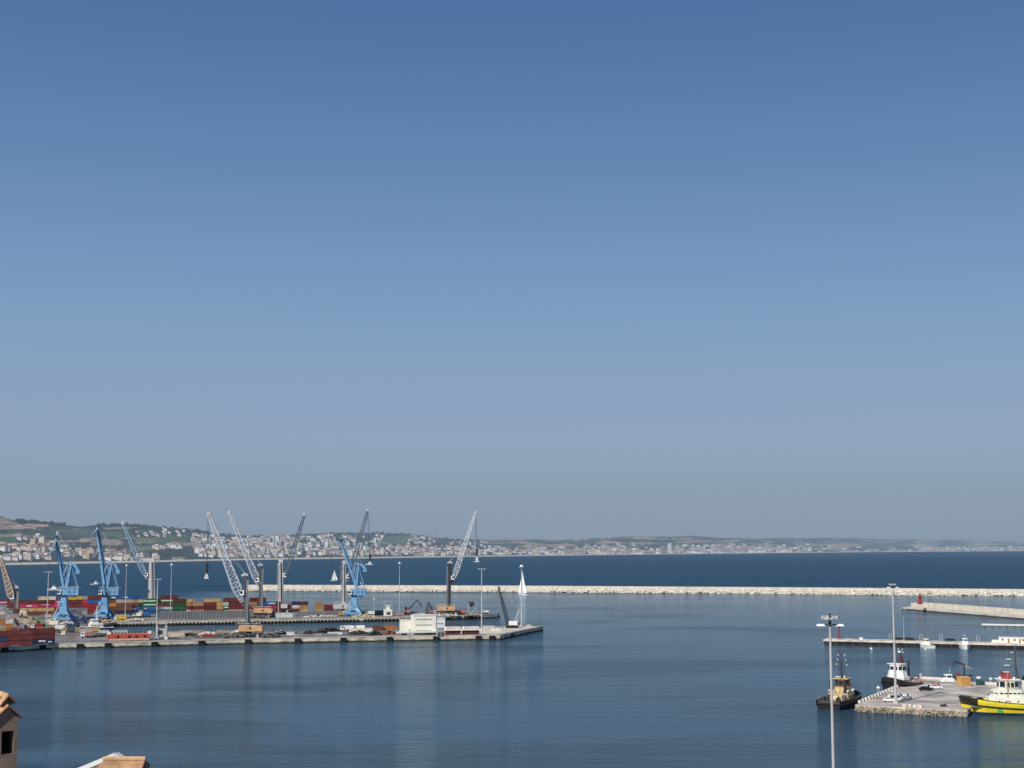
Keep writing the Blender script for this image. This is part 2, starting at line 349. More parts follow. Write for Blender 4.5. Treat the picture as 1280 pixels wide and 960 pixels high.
# ---- hills
SHORE = [(-200, 710), (0, 706), (160, 703), (320, 699.5), (480, 697.4), (640, 695), (860, 692.3), (1080, 690), (1280, 688.6), (1500, 687.6)]
NEAR = [(-200, 640), (0, 645), (16, 650), (50, 652), (75, 655), (100, 658.5), (122, 656), (150, 655), (175, 657), (205, 660), (245, 663), (275, 668), (300, 669), (330, 670.5), (360, 670), (385, 668), (440, 667), (480, 667), (512, 668), (545, 673), (580, 675), (600, 678), (640, 683), (670, 689), (700, 694)]
FAR = [(500, 676), (600, 674), (640, 673.5), (700, 675), (750, 672.5), (790, 670.5), (840, 671), (865, 669.5), (900, 672.5), (940, 672.5), (1000, 673), (1050, 672), (1100, 674), (1180, 674.5), (1230, 676), (1280, 677.5), (1400, 680), (1500, 682)]
def shoreY(px): return G(px, interp(SHORE, px), 0).y
def near_pt(px, t):
    ys = interp(SHORE, px); yk = interp(NEAR, px); Y0 = shoreY(px)
    rel = noise.noise(Vector((px * .013, t * 2.2, 3)))
    Y = Y0 * (1 + 0.34 * t + 0.035 * math.sin(t * 9 + px * .021) * t + .04 * rel * t)
    p = A(px, ys + (yk - ys) * t ** 0.92, Y)
    return p
def far_pt(px, t):
    ys = interp(SHORE, px); yk = interp(FAR, px); Y0 = shoreY(px)
    if px < 700: Y0 *= 1 + 0.25 * (700 - px) / 200
    rel = noise.noise(Vector((px * .01, t * 2.5, 9)))
    Y = Y0 * (1 + 0.5 * t + 0.05 * math.sin(t * 11 + px * .017) * t + .06 * rel * t)
    return A(px, ys + (yk - ys) * t ** 0.9, Y)
GREEN_D = (0.036, 0.047, 0.036)
PATCH = [(6, 651, 17, 4.5, (0.50, 0.36, 0.22)), (20, 659, 26, 3.2, (0.40, 0.28, 0.22)), (45, 657, 16, 3, (0.34, 0.25, 0.20)), (55, 669, 45, 5, (0.05, 0.075, 0.06)), (5, 671, 20, 2.0, (0.33, 0.27, 0.2)), (8, 676, 13, 3, (0.06, 0.14, 0.06)),
         (6, 683, 18, 2.5, (0.34, 0.27, 0.2)), (100, 667, 25, 5.5, (0.06, 0.085, 0.065)), (142, 668, 17, 4, (0.075, 0.12, 0.06)), (133, 679, 20, 4, (0.26, 0.22, 0.16)), (112, 676, 12, 3, (0.24, 0.20, 0.15)),
         (150, 660.5, 20, 1.0, (0.28, 0.24, 0.18)), (80, 678, 30, 1.2, (0.30, 0.27, 0.20)), (185, 677, 16, 3.4, (0.17, 0.19, 0.09)), (214, 676, 20, 5, (0.075, 0.115, 0.06)), (240, 681, 14, 2.2, (0.30, 0.26, 0.17)),
         (190, 664, 18, 3, (0.06, 0.09, 0.06)), (228, 671, 14, 3, (0.08, 0.12, 0.07)), (178, 687, 18, 3, (0.12, 0.15, 0.08)), (250, 684, 8, 5, (0.3, 0.26, 0.2)), (500, 673, 20, 3, (0.10, 0.15, 0.09)), (345, 690, 10, 3, (0.10, 0.14, 0.08)),
         (222, 699, 8, 2.0, (0.45, 0.38, 0.28)), (490, 679, 20, 2, (0.12, 0.16, 0.09))]
def terrain(name, fn, x0, x1, dx, rows, base, tans, L, label):
    mb = MB(); cols = []; nx = int((x1 - x0) / dx) + 1
    for j in range(rows + 3):
        for i in range(nx):
            px = x0 + i * dx
            if j <= rows: p = fn(px, j / rows)
            else:
                q = fn(px, 1.0); k = j - rows; p = Vector((q.x * (1 + .12 * k), q.y * (1 + .12 * k), max(-5, q.z * (1 - .45 * k))))
            if j == 0: p.z = -1
            mb.v.append(p)
            t = min(1, j / rows); py = interp(SHORE, px) + (interp(NEAR if fn is near_pt else FAR, px) - interp(SHORE, px)) * t
            n = noise.fractal(Vector((px * .03, t * 4, 5)), 1, 2, 4); c = [b * (1 + 0.6 * n) for b in base]
            n2 = noise.noise(Vector((px * .028 + 40, py * .25, 1))) + .35 * noise.noise(Vector((px * .2, py * .9, 7)))
            if n2 > tans: c = [0.30 + .1 * n, 0.24 + .08 * n, 0.17 + .05 * n]
            elif n2 > tans - .15: c = [0.095, 0.12, 0.07]
            if fn is near_pt:
                for cx, cy, rx, ry, cc in PATCH:
                    wob = .25 * noise.noise(Vector((px * .15, py * .5, cx)))
                    if abs(px - cx) / rx + wob < 1 and abs(py - cy + .12 * (px - cx) * (0.3 if rx > 10 else 0)) / ry + wob < 1: c = [v * (1 + .25 * n) for v in cc]
            cols.append(tuple(max(0.01, v) for v in c) + (1,))
    for j in range(rows + 2):
        for i in range(nx - 1):
            a = j * nx + i; mb.face((a, a + 1, a + nx + 1, a + nx))
    m = bpy.data.materials.new(name + '_fields'); m.use_nodes = True; nt = m.node_tree; nt.nodes.clear()
    out = N(nt, 'ShaderNodeOutputMaterial'); d = N(nt, 'ShaderNodeBsdfDiffuse'); at = N(nt, 'ShaderNodeAttribute'); at.attribute_name = 'fields'
    geo = N(nt, 'ShaderNodeNewGeometry'); nz = N(nt, 'ShaderNodeTexNoise'); nz.inputs['Scale'].default_value = 0.02; nz.inputs['Detail'].default_value = 5
    nt.links.new(geo.outputs['Position'], nz.inputs['Vector'])
    mr = N(nt, 'ShaderNodeMapRange'); mr.inputs[1].default_value = .3; mr.inputs[2].default_value = .7; mr.inputs[3].default_value = .55; mr.inputs[4].default_value = 1.35; nt.links.new(nz.outputs['Fac'], mr.inputs[0])
    vm = N(nt, 'ShaderNodeVectorMath', operation='SCALE'); nt.links.new(at.outputs['Color'], vm.inputs[0]); nt.links.new(mr.outputs[0], vm.inputs['Scale'])
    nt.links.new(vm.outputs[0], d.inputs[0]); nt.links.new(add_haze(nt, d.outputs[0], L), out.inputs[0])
    o = mb.build(name, m); ca = o.data.color_attributes.new('fields', 'FLOAT_COLOR', 'POINT')
    ca.data.foreach_set('color', [v for c in cols for v in c])
    return tag(o, label, None, kind='structure')
LN, LF = 17500.0, 22000.0
terrain('hillside', near_pt, -160, 702, 2, 40, GREEN_D, 0.62, LN, 'green hillside with fields behind the seaside town')
terrain('far_hills', far_pt, 500, 1500, 2, 26, (0.045, 0.07, 0.05), 0.12, LF, 'low hazy hills along the far shore of the bay')
# beach: narrow pale strip that follows the shore
beach_m = mat('beach_sand', (0.50, 0.44, 0.34), 0.95, 0.12, 0.01, haze=LN)
mb = MB(); pts = []
for i in range(0, 421):
    px = -160 + i * 4; Y = shoreY(px); p = G(px, interp(SHORE, px), 0); k = p.y
    pts.append(p); mb.v.append(Vector((p.x * (k - 130) / k, k - 130 * (k / 5000), -1))); mb.v.append(Vector((p.x, k, 3.2)))
    mb.v.append(Vector((p.x * 1.01, k * 1.01, 5.0)))
for i in range(420):
    a = i * 3; mb.face((a, a + 3, a + 4, a + 1)); mb.face((a + 1, a + 4, a + 5, a + 2))
tag(mb.build('beach', beach_m), 'narrow pale beach along the bay', None, kind='structure')

# ---- woods on the hills: a far-off mass nobody could count
def clumps(name, fn, spots, r0, L, c, label):
    mb = MB()
    for k, (px, t, r) in enumerate(spots):
        p = fn(px, t); s = p.y / F
        for j in range(3):
            q = rnd
            mb.rock((p.x + q.uniform(-1, 1) * r * s, p.y + q.uniform(-1, 1) * r * s, p.z + (r * .3 + q.uniform(-.2, .5) * r) * s), r * s * q.uniform(.5, .8) * r0, k * 7 + j, flat=.8, mi=q.randrange(3))
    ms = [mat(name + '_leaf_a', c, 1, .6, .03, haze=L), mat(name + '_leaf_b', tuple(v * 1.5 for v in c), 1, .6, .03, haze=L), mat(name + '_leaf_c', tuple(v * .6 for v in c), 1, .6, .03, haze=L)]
    return tag(mb.build(name, ms), label, 'woodland', kind='stuff')
sp_ = []
def tfrom(px, py, tab=NEAR, e=.92):
    ys = interp(SHORE, px); yk = interp(tab, px)
    return max(0.0, min(1.0, (ys - py) / (ys - yk))) ** (1 / e)
for i in range(520):                                                   # ridge line trees
    px = rnd.choice([rnd.uniform(17, 80), rnd.uniform(110, 300), rnd.uniform(150, 260), rnd.uniform(300, 600), rnd.uniform(350, 530)])
    sp_.append((px, rnd.uniform(.94, 1.0), rnd.choice([.9, 1.2, 1.6, 2.3])))
for i in range(1500):
    px = rnd.uniform(-20, 690); t = rnd.random()
    n = noise.noise(Vector((px * .04, t * 3.5, 2)))
    if n + (0.15 if px > 250 else 0) > 0.0 or t < .3:
        if any(abs(px - a) / rx < .9 and abs(interp(SHORE, px) + (interp(NEAR, px) - interp(SHORE, px)) * t - b) / ry < .9 for a, b, rx, ry, _ in PATCH): continue
        sp_.append((px, t * .96, rnd.uniform(.5, 1.2)))
for i in range(420):                                                   # dark woods on the right of the ridge and the wooded bluff above the shore
    px = rnd.gauss(200, 26); py = rnd.gauss(694, 3.2)
    if 160 < px < 262: sp_.append((px, tfrom(px, py), rnd.uniform(.6, 1.2)))
for i in range(160):
    px = rnd.uniform(165, 245); sp_.append((px, rnd.uniform(.75, .98), rnd.uniform(.7, 1.4)))
for i in range(1500):                                                  # garden trees between the houses
    px = rnd.uniform(245, 690); sp_.append((px, rnd.uniform(.06, .95), rnd.uniform(.35, .75)))
for i in range(150):
    px = rnd.uniform(0, 60); sp_.append((px, tfrom(px, rnd.uniform(690, 692)), rnd.uniform(.5, 1.0)))
clumps('woodland', near_pt, sp_, 1.0, LN, (0.022, 0.036, 0.022), 'dark green trees massed over the near hillside')
sp_ = [(rnd.uniform(560, 1400), rnd.random() ** 1.2, rnd.uniform(.3, .75)) for i in range(1300)]
sp_ = [s for s in sp_ if noise.noise(Vector((s[0] * .035, s[1] * 3, 4))) > -.12] + [(rnd.uniform(560, 1300), rnd.uniform(.95, 1), rnd.uniform(.3, .7)) for i in range(200)]
clumps('far_woodland', far_pt, sp_, 1.0, LF, (0.03, 0.045, 0.035), 'hazy dark trees massed over the far hills')

# ================================================================ THE TOWN ACROSS THE BAY
WALLS = {'white': (0.82, 0.80, 0.76), 'cream': (0.72, 0.62, 0.46), 'pink': (0.62, 0.46, 0.40), 'ochre': (0.60, 0.43, 0.22), 'grey': (0.42, 0.41, 0.40), 'peach': (0.74, 0.56, 0.42)}
ROOFS = {'red': (0.26, 0.13, 0.10), 'brown': (0.17, 0.10, 0.075), 'pale': (0.60, 0.56, 0.50), 'orange': (0.36, 0.22, 0.15)}
def house_mesh(wc, rc, size):
    mb = MB(); q = random.Random(hash_(wc + rc + size))
    if size == 'small': W, D, Hh, gable = 13, 10, 8, True
    elif size == 'long': W, D, Hh, gable = 34, 12, 9, rc != 'pale'
    elif size == 'tall': W, D, Hh, gable = 19, 14, 20, False
    else: W, D, Hh, gable = 22, 13, 13, rc != 'pale'
    mb.box((0, 0, Hh / 2 - 3), (W, D, Hh + 6), mi=0)
    if gable:
        h = 3.2; b = len(mb.v); e = .7
        for x in (-W / 2 - e, W / 2 + e): mb.v += [Vector((x, -D / 2 - e, Hh - .2)), Vector((x, D / 2 + e, Hh - .2)), Vector((x, 0, Hh + h))]
        for f in ((0, 1, 2), (5, 4, 3), (0, 2, 5, 3), (2, 1, 4, 5), (1, 0, 3, 4)): mb.face([b + i for i in f], 1)
    else:
        mb.box((0, 0, Hh + .25), (W + .8, D + .8, .5), mi=1); mb.box((W * .2, 0, Hh + 1.4), (4, 4, 2), mi=0)
    fl = max(2, int(Hh / 3.2)); nw = max(3, int(W / 3.6))
    for k in range(fl):
        for i in range(nw):
            if q.random() < .85: mb.box((-W / 2 + (i + .5) * W / nw, -D / 2 - .03, 1.7 + k * 3.1), (1.5, .12, 1.6), mi=2)
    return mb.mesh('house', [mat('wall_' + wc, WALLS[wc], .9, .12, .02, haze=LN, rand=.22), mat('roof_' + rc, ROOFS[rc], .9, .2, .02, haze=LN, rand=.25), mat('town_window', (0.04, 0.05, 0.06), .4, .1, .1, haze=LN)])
def hash_(s): return sum((i + 1) * ord(c) for i, c in enumerate(s))
HM = {}
def hm(wc, rc, size):
    k = (wc, rc, size)
    if k not in HM: HM[k] = house_mesh(*k)
    return HM[k]
REF = [(-30, 'at the far left edge of the town'), (22, 'left of the leftmost blue crane'), (62, 'behind the jib of the leftmost blue crane'), (90, 'between the two left blue cranes'), (116, 'behind the second blue crane'),
       (140, 'left of the grey crane tower by the green containers'), (172, 'behind the pale blue lattice boom'), (205, 'right of the wooded bluff'), (238, 'left of the tallest white lattice boom'), (266, 'between the two white lattice booms'),
       (300, 'right of the second white lattice boom'), (330, 'left of the blue grey lattice boom'), (362, 'right of the blue grey lattice boom'), (392, 'above the white sailing boat'), (418, 'behind the rightmost blue crane'), (450, 'right of the rightmost blue crane'),
       (482, 'above the dome headed lamp mast'), (520, 'left of the black crane tower'), (552, 'behind the black crane tower'), (582, 'right of the black crane tower'), (612, 'at the thinning right end of the town'), (650, 'on the flat shore beyond the town')]
def refx(px):
    r = REF[0][1]
    for a, b in REF:
        if px >= a: r = b
    return r
def band(t): return 'on the waterfront' if t < .14 else 'low on the slope' if t < .34 else 'halfway up the slope' if t < .62 else 'high up by the ridge'
SZ = {'small': 'small', 'long': 'long low', 'tall': 'tall', 'mid': 'mid sized'}
used = set(); houses = 0
CL = [  # px0, px1, py0, py1, n, size weights, palette
    (0, 70, 683, 689, 34, 'ssml', 'pcowk'), (40, 68, 679, 687, 14, 'smt', 'cokp'), (5, 68, 695, 700, 22, 'mll', 'wwwc'), (20, 60, 672, 678, 8, 's', 'wpg'), (80, 160, 688, 696, 22, 'ssm', 'wpgk'), (76, 84, 684, 692, 5, 'm', 'p'),
    (102, 118, 693, 699, 10, 'mt', 'kko'), (128, 160, 694, 700, 14, 'ml', 'kcw'), (160, 200, 696, 701, 10, 'mls', 'wgc'), (192, 226, 683, 687, 15, 'ssm', 'wwc'), (240, 270, 670, 679, 20, 'mms', 'wwpg'), (170, 225, 664, 673, 11, 's', 'wgw'), (200, 240, 660, 672, 5, 's', 'w'),
    (246, 330, 685, 697, 64, 'smmt', 'wwcpg'), (268, 330, 673, 684, 42, 'sml', 'wwcg'), (320, 400, 682, 697, 70, 'smmt', 'wwcpg'), (320, 400, 671, 681, 34, 'sml', 'wcgw'), (346, 366, 673, 681, 12, 'mt', 'p'),
    (400, 480, 680, 696, 70, 'smmt', 'cwpkg'), (400, 480, 670, 680, 26, 'smm', 'wwcp'), (480, 560, 683, 695, 64, 'smm', 'cwpgk'), (510, 545, 671, 682, 24, 'sm', 'wcpg'), (560, 640, 684, 694, 56, 'smml', 'cwpk'), (560, 610, 677, 684, 16, 's', 'wcg'), (640, 700, 687, 693.5, 34, 'sml', 'wckp')]
cand = []
PAL = dict(p='pink', c='cream', o='ochre', w='white', k='peach', g='grey'); SIZ = dict(s='small', m='mid', l='long', t='tall')
for x0, x1, y0, y1, n, sw, pal in CL:
    for i in range(int(n * 1.5)):
        px = rnd.uniform(x0, x1); py = rnd.uniform(y0, y1); t = tfrom(px, min(py, interp(SHORE, px) - .9))
        cand.append((px, t, PAL[rnd.choice(pal + 'w')], rnd.choice(['red', 'brown', 'pale', 'orange', 'brown', 'pale']), SIZ[rnd.choice(sw)]))
rnd.shuffle(cand)
rest = MB(); RW = list(WALLS); RR = list(ROOFS)
for px, t, wc, rc, size in cand:
    p = near_pt(px, t); rz = rnd.uniform(-.7, .7)
    if size == 'long': rz *= .3
    lab = '%s %s building with %s roof %s %s' % (SZ[size], wc, rc, band(t), refx(px))
    lab = ' '.join(lab.split())
    if lab not in used and houses < 292 and len(lab.split()) <= 16:
        used.add(lab); houses += 1
        o = bpy.data.objects.new('house', hm(wc, rc, size)); col.objects.link(o); o.location = p; o.rotation_euler = (0, 0, rz)
        o.scale = (rnd.uniform(.85, 1.25),) * 2 + (rnd.uniform(.85, 1.35),)
        tag(o, lab, 'house', 'houses of the town across the bay')
    else:
        me = hm(wc, rc, size); b = len(rest.v); M = Matrix.Translation(p) @ Matrix.Rotation(rz, 4, 'Z') @ Matrix.Scale(rnd.uniform(.8, 1.15), 4)
        rest.v += [M @ v.co for v in me.vertices]
        for f in me.polygons: rest.face([b + i for i in f.vertices], (RW.index(wc), 6 + RR.index(rc), 10)[f.material_index])
for i in range(480):                                                     # farther houses along the far shore
    px = rnd.choice([rnd.gauss(720, 30), rnd.gauss(760, 40), rnd.gauss(880, 20), rnd.gauss(930, 25), rnd.gauss(965, 28), rnd.gauss(1230, 30), rnd.gauss(1190, 40), rnd.uniform(700, 1290)])
    t = abs(rnd.gauss(.12, .16)); t = min(t, .85)
    wc = rnd.choice(['white', 'white', 'cream', 'pink', 'grey']); rc = rnd.choice(RR); size = rnd.choice(['small', 'mid', 'long'])
    p = far_pt(px, t); me = hm(wc, rc, size); b = len(rest.v); M = Matrix.Translation(p) @ Matrix.Rotation(rnd.uniform(-.5, .5), 4, 'Z') @ Matrix.Scale(1.5, 4)
    rest.v += [M @ v.co for v in me.vertices]
    for f in me.polygons: rest.face([b + i for i in f.vertices], (RW.index(wc), 6 + RR.index(rc), 10)[f.material_index])
tag(rest.build('distant_houses', [MATS['wall_' + k] if 'wall_' + k in MATS else mat('wall_' + k, WALLS[k], .9, .12, .02, haze=LN, rand=.22) for k in RW] + [MATS['roof_' + k] for k in RR] + [MATS['town_window']]),
    'remaining tiny houses of the towns round the bay', 'houses', kind='stuff')
def sheds(px0, px1, py, hpx, nm, label, c):
    Y = shoreY((px0 + px1) / 2) * 1.02; a = A(px0, py, Y); b = A(px1, py, Y); h = hpx * Y / F
    t = thing(nm, label, 'building', ((a.x + b.x) / 2, Y, 0))
    W = b.x - a.x; m1 = mat('shed_' + nm + label[:6], c, .8, .08, .01, haze=LF)
    MB().box((0, 0, h / 2), (W, 60, h)).build('wall', m1, t)
    mb = MB(); n = 3
    for i in range(n):
        x0 = -W / 2 + W * i / n; b_ = len(mb.v); w2 = W / n
        for y in (-31, 31): mb.v += [Vector((x0 - 1, y, h - .5)), Vector((x0 + w2 + 1, y, h - .5)), Vector((x0 + w2 / 2, y, h + 6))]
        for f in ((0, 1, 2), (5, 4, 3), (0, 2, 5, 3), (2, 1, 4, 5), (1, 0, 3, 4)): mb.face([b_ + k for k in f])
    mb.build('roof', m1, t)
sheds(857, 878, 691.3, 2.2, 'warehouse', 'long white warehouse on the far shore right of the tall tower', (0.85, 0.82, 0.74))
sheds(890, 899, 690.8, 3.0, 'warehouse', 'short white warehouse on the far shore, the right one of two', (0.85, 0.84, 0.8))
sheds(926, 944, 690.2, 1.6, 'warehouse', 'low cream warehouse among the far shore houses', (0.75, 0.70, 0.58))
Y = shoreY(837) * 1.02; p = A(837, 692, Y); t = thing('tower_block', 'tall slim white tower standing alone on the far shore', 'tower', (p.x, Y, 0))
MB().box((0, 0, 38), (24, 20, 76)).build('wall', mat('tower_wall', (0.8, 0.78, 0.74), .8, .1, .02, haze=LF), t)
mb = MB()
for k in range(14): mb.box((0, -10.1, 6 + k * 5), (18, .4, 2))
mb.build('window', MATS['town_window'], t)
MB().box((4, 0, 79), (8, 8, 6)).build('roof', MATS['roof_pale'], t)

# ================================================================ QUAYS
def poly_slab(name, pts, z, thick, m_top, m_side, label, cat=None, kind='structure'):
    mb = MB(); mb.prism([(p.x, p.y) for p in pts], z - thick, z, 0, 1)
    return tag(mb.build(name, [m_top, m_side]), label, cat, kind=kind)
def wall_material():
    m = mat('quay_wall_face', (0.62, 0.55, 0.44), 0.9, 0.35, 0.18, rust=.3, bump=.2); nt = m.node_tree
    p = [n for n in nt.nodes if n.type == 'BSDF_PRINCIPLED'][0]; lk = p.inputs['Base Color'].links[0].from_socket
    geo = N(nt, 'ShaderNodeNewGeometry'); sp = N(nt, 'ShaderNodeSeparateXYZ'); nt.links.new(geo.outputs['Position'], sp.inputs[0])
    nz = N(nt, 'ShaderNodeTexNoise'); nz.inputs['Scale'].default_value = .5; nt.links.new(geo.outputs['Position'], nz.inputs['Vector'])
    ad = N(nt, 'ShaderNodeMath', operation='ADD'); nt.links.new(sp.outputs['Z'], ad.inputs[0]); nt.links.new(nz.outputs['Fac'], ad.inputs[1])
    mr = N(nt, 'ShaderNodeMapRange'); mr.inputs[1].default_value = 1.0; mr.inputs[2].default_value = 1.5; nt.links.new(ad.outputs[0], mr.inputs[0])
    mx = N(nt, 'ShaderNodeMix', data_type='RGBA'); nt.links.new(mr.outputs[0], mx.inputs[0]); mx.inputs[6].default_value = (0.03, 0.032, 0.02, 1); nt.links.new(lk, mx.inputs[7]); nt.links.new(mx.outputs[2], p.inputs['Base Color'])
    return m
wall_m = wall_material()
QZ = 2.5
quay_px = [(-120, 816), (66, 805), (140, 803.4), (300, 799), (440, 796.4), (560, 794.6), (625, 794), (679, 782.8), (652, 781.2), (590, 783.5), (550, 785), (440, 787), (300, 789), (150, 790.5), (116, 789.5), (124, 780.5), (145, 778), (300, 775.2), (440, 772.6), (580, 769.6), (622, 767.6), (600, 765.6), (440, 763.2), (300, 764.6), (150, 766), (-120, 769)]
quay_pts = [G(x, y, QZ) for x, y in quay_px]
poly_slab('quay', quay_pts, QZ, 6, asphalt, wall_m, 'container terminal quays around a narrow basin')
# coping strip along the outer edge, a real kerb
mb = MB()
for seq in (range(0, 8), range(15, 21)):
    seq = list(seq)
    for a, b in zip(seq, seq[1:]):
        p, q = quay_pts[a], quay_pts[b]; d = (q - p); L = d.length; ang = math.atan2(d.y, d.x); nrm = Vector((-d.y, d.x, 0)).normalized(); c = (p + q) / 2 + nrm * .55
        mb.box((c.x, c.y, QZ + .12), (L, 1.3, .35), ang)
tag(mb.build('quay_kerb', concrete), 'pale concrete coping along the quay edge', None, kind='structure')
# front apron: paler concrete sheet on the tarmac
ap = [G(x, y, QZ + .02) for x, y in [(566, 792.5), (622, 792.5), (672, 783.2), (652, 782.2), (592, 785.5), (566, 788)]]
mb = MB(); mb.v += ap; mb.face(range(6)); tag(mb.build('concrete_pavement', concrete), 'pale concrete paving at the head of the quay', None, kind='structure')
def fender(mb, w, h, d): mb.box((0, 0, 0), (w, d, h)); mb.box((0, -d * .5 - .12, 0), (w * .8, .3, h * .8)); return mb
fm1 = fender(MB(), 3.2, 2.6, .8).mesh('fender', black)
D1 = (quay_pts[5] - quay_pts[2]); A1 = math.atan2(D1.y, D1.x)
def on_edge(px, seq, z):
    for a, b in zip(seq, seq[1:]):
        xa, ya = quay_px[a]; xb, yb = quay_px[b]
        if min(xa, xb) <= px <= max(xa, xb):
            p = G(px, ya + (yb - ya) * (px - xa) / (xb - xa), QZ); q = quay_pts[a]; r = quay_pts[b]; d = r - q
            return Vector((p.x, p.y, z)), math.atan2(d.y, d.x), Vector((d.y, -d.x, 0)).normalized()
refs1 = ['below the dark red container stack', 'below the right end of the dark red containers', 'left of the red barge', 'below the bow of the red barge', 'below the grey portal frame', 'below the grey heaps', 'below the orange crane on tracks', 'right of the orange crane on tracks', 'below the grey scrap pile', 'below the dark mound', 'below the left block of the white building', 'below the right block of the white building', 'below the last pink roofed shed', 'at the bend of the quay']
for k, px in enumerate([6, 53, 100, 135, 193, 252, 310, 372, 429, 487, 545, 598, 615, 640]):
    r = on_edge(px, [0, 1, 2, 3, 4, 5, 6, 7], 1.0)
    o = bpy.data.objects.new('fender', fm1); col.objects.link(o); o.location = r[0] + r[2] * .45; o.rotation_euler = (0, 0, r[1])
    tag(o, 'black rubber fender on the front quay ' + refs1[k], 'fender', 'black fenders along the front quay')
fm2 = MB(); fm2.disc((0, 0, 0), .8, 1.5, 10, 'y'); fm2.disc((0, -.8, 0), .5, .2, 8, 'y'); fm2 = fm2.mesh('fender', black)
px = 131
while px < 600:
    if not 448 < px < 452:
        r = on_edge(px, [15, 16, 17, 18, 19, 20], .9)
        if r:
            o = bpy.data.objects.new('tyre_fender', fm2); col.objects.link(o); o.location = r[0] + r[2] * .8; o.rotation_euler = (0, 0, r[1])
            tag(o, 'round black fender in the long even row on the back quay wall', 'fender', 'round black fenders along the back quay')
    px += 4.45
# ---- breakwater
def breakwater():
    t = thing('breakwater', 'long cream breakwater with a straight wall and boulder slope across the bay mouth', 'breakwater', G(800, 741, 0))
    o0 = t.location.copy()
    P = [G(306, 738.9, 0), G(640, 740.2, 0), G(1000, 742.8, 0), G(1340, 745.9, 0)]
    def at(s):
        s *= 3; i = min(2, int(s)); return P[i].lerp(P[i + 1], s - i)
    mb = MB(); core = MB()
    for i in range(3):
        a, b = P[i], P[i + 1]; d = b - a; n = Vector((-d.y, d.x, 0)).normalized(); ang = math.atan2(d.y, d.x)
        c = (a + b) / 2 + n * 10 - o0; mb.box((c.x, c.y, 2.0), (d.length + 1, 5, 10), ang)      # crown wall to z 8
        c = (a + b) / 2 + n * 7 - o0; core.box((c.x, c.y, -.4), (d.length + 1, 6, 7), ang)
    mb.build('crown_wall', cream_stone, t); core.build('walkway', concrete, t)
    rk = MB(); q = random.Random(3)
    for k in range(2600):
        s = q.random(); p = at(s); i = min(2, int(s * 3)); d = P[i + 1] - P[i]; n = Vector((-d.y, d.x, 0)).normalized()
        smooth = s < .36
        f = q.random(); off = f * 7.5; z = f * (4.4 if not smooth else 3.8) - .5
        r = q.uniform(.9, 2.0) if not smooth else q.uniform(.8, 1.2)
        rk.rock(p + n * off - o0 + Vector((0, 0, z)), r, k)
    tag(rk.build('rock_armour', rock_m, t), 'heaped cream boulders', kind='stuff')
    wa = MB()
    for k, px in enumerate([365, 406, 414, 482, 491, 552, 573, 586, 674]):
        p = G(px, 739, 0); p = p + Vector((0, 5, 5)) - o0; wa.box((p.x, p.y, p.z), (5, 1, 1.4))
    wa.build('opening', dark, t)
breakwater()
# ---- lighthouse mole
def mole():
    a = G(1133, 762.2, 0); b = G(1300, 776, 0); d = b - a; ang = math.atan2(d.y, d.x); L = d.length; n = Vector((-math.sin(ang), math.cos(ang), 0))
    t = thing('harbour_mole', 'cream stone mole with a high parapet and a red beacon at its head', 'mole', a, ang)
    mb = MB(); mb.box((L / 2, 6, 0.6), (L, 12, 3.6)); mb.build('walkway', [cream_stone], t)
    mb = MB(); mb.box((L / 2, 14.6, .8), (L, 5, 10)); mb.box((4, 11, 1.5), (8, 14, 8.2)); mb.build('parapet', [cream_stone], t)
    mb = MB(); mb.box((L / 2, -.15, .2), (L, .3, 1.2)); mb.build('waterline_band', concrete_dk, t)
    mb = MB()
    for k in range(60):
        mb.rock((rnd.uniform(-12, 2), rnd.uniform(0, 16), rnd.uniform(-.6, 1.2)), rnd.uniform(.8, 1.7), k + 900)
    tag(mb.build('toe_rocks', rock_m, t), 'boulders at the foot of the mole head', kind='stuff')
    mb = MB()
    for k in range(9): mb.box((14 + k * 22, 11.6, 4.2), (.5, .4, 3.5))
    mb.build('buttress', cream_stone, t)
    p = G(1150, 751.5, 7.6); Y = 1135; p = A(1150, 752, Y)
    l = thing('beacon', 'red round beacon tower standing on the mole head', 'beacon', (p.x, Y, 6.35))
    p0 = 0
    MB().tube((0, 0, -.5), (0, 0, 4.8), 2.0, 1.25, 12).build('tower', red, l)
    MB().disc((0, 0, 5.0), 2.0, .35, 12).build('gallery', red, l)
    MB().tube((0, 0, 5.1), (0, 0, 6.7), .8, .8, 8).build('lantern', mat('lantern_dark_red', (.25, .03, .04), .3), l)
    MB().tube((0, 0, 6.7), (0, 0, 7.5), 1.0, .1, 8).build('roof', red, l)
mole()
def small_mole():
    a = G(1227, 782.6, 0); b = G(1310, 784.2, 0); d = b - a; ang = math.atan2(d.y, d.x)
    t = thing('floating_jetty', 'narrow white jetty in front of the mole with a thin red post', 'jetty', a, ang)
    MB().box((d.length / 2, 2, .95), (d.length, 4, .9)).build('deck', mat('jetty_white', (.72, .70, .64), .8), t)
    mb = MB(); 
    for k in range(14): mb.box((2 + k * 4.4, 1.8, .2), (1.2, 3.4, 1.0))
    mb.build('float', concrete_dk, t)
    p = G(1232, 779.5, 1.4); l = thing('marker_post', 'thin red marker post at the tip of the white jetty', 'post', (p.x, p.y, 1.4))
    MB().tube((0, 0, 0), (0, 0, 5.4), .28, .2, 8).build('pole', red, l); MB().disc((0, 0, 5.6), .45, .5, 8).build('lamp', red, l)
small_mole()

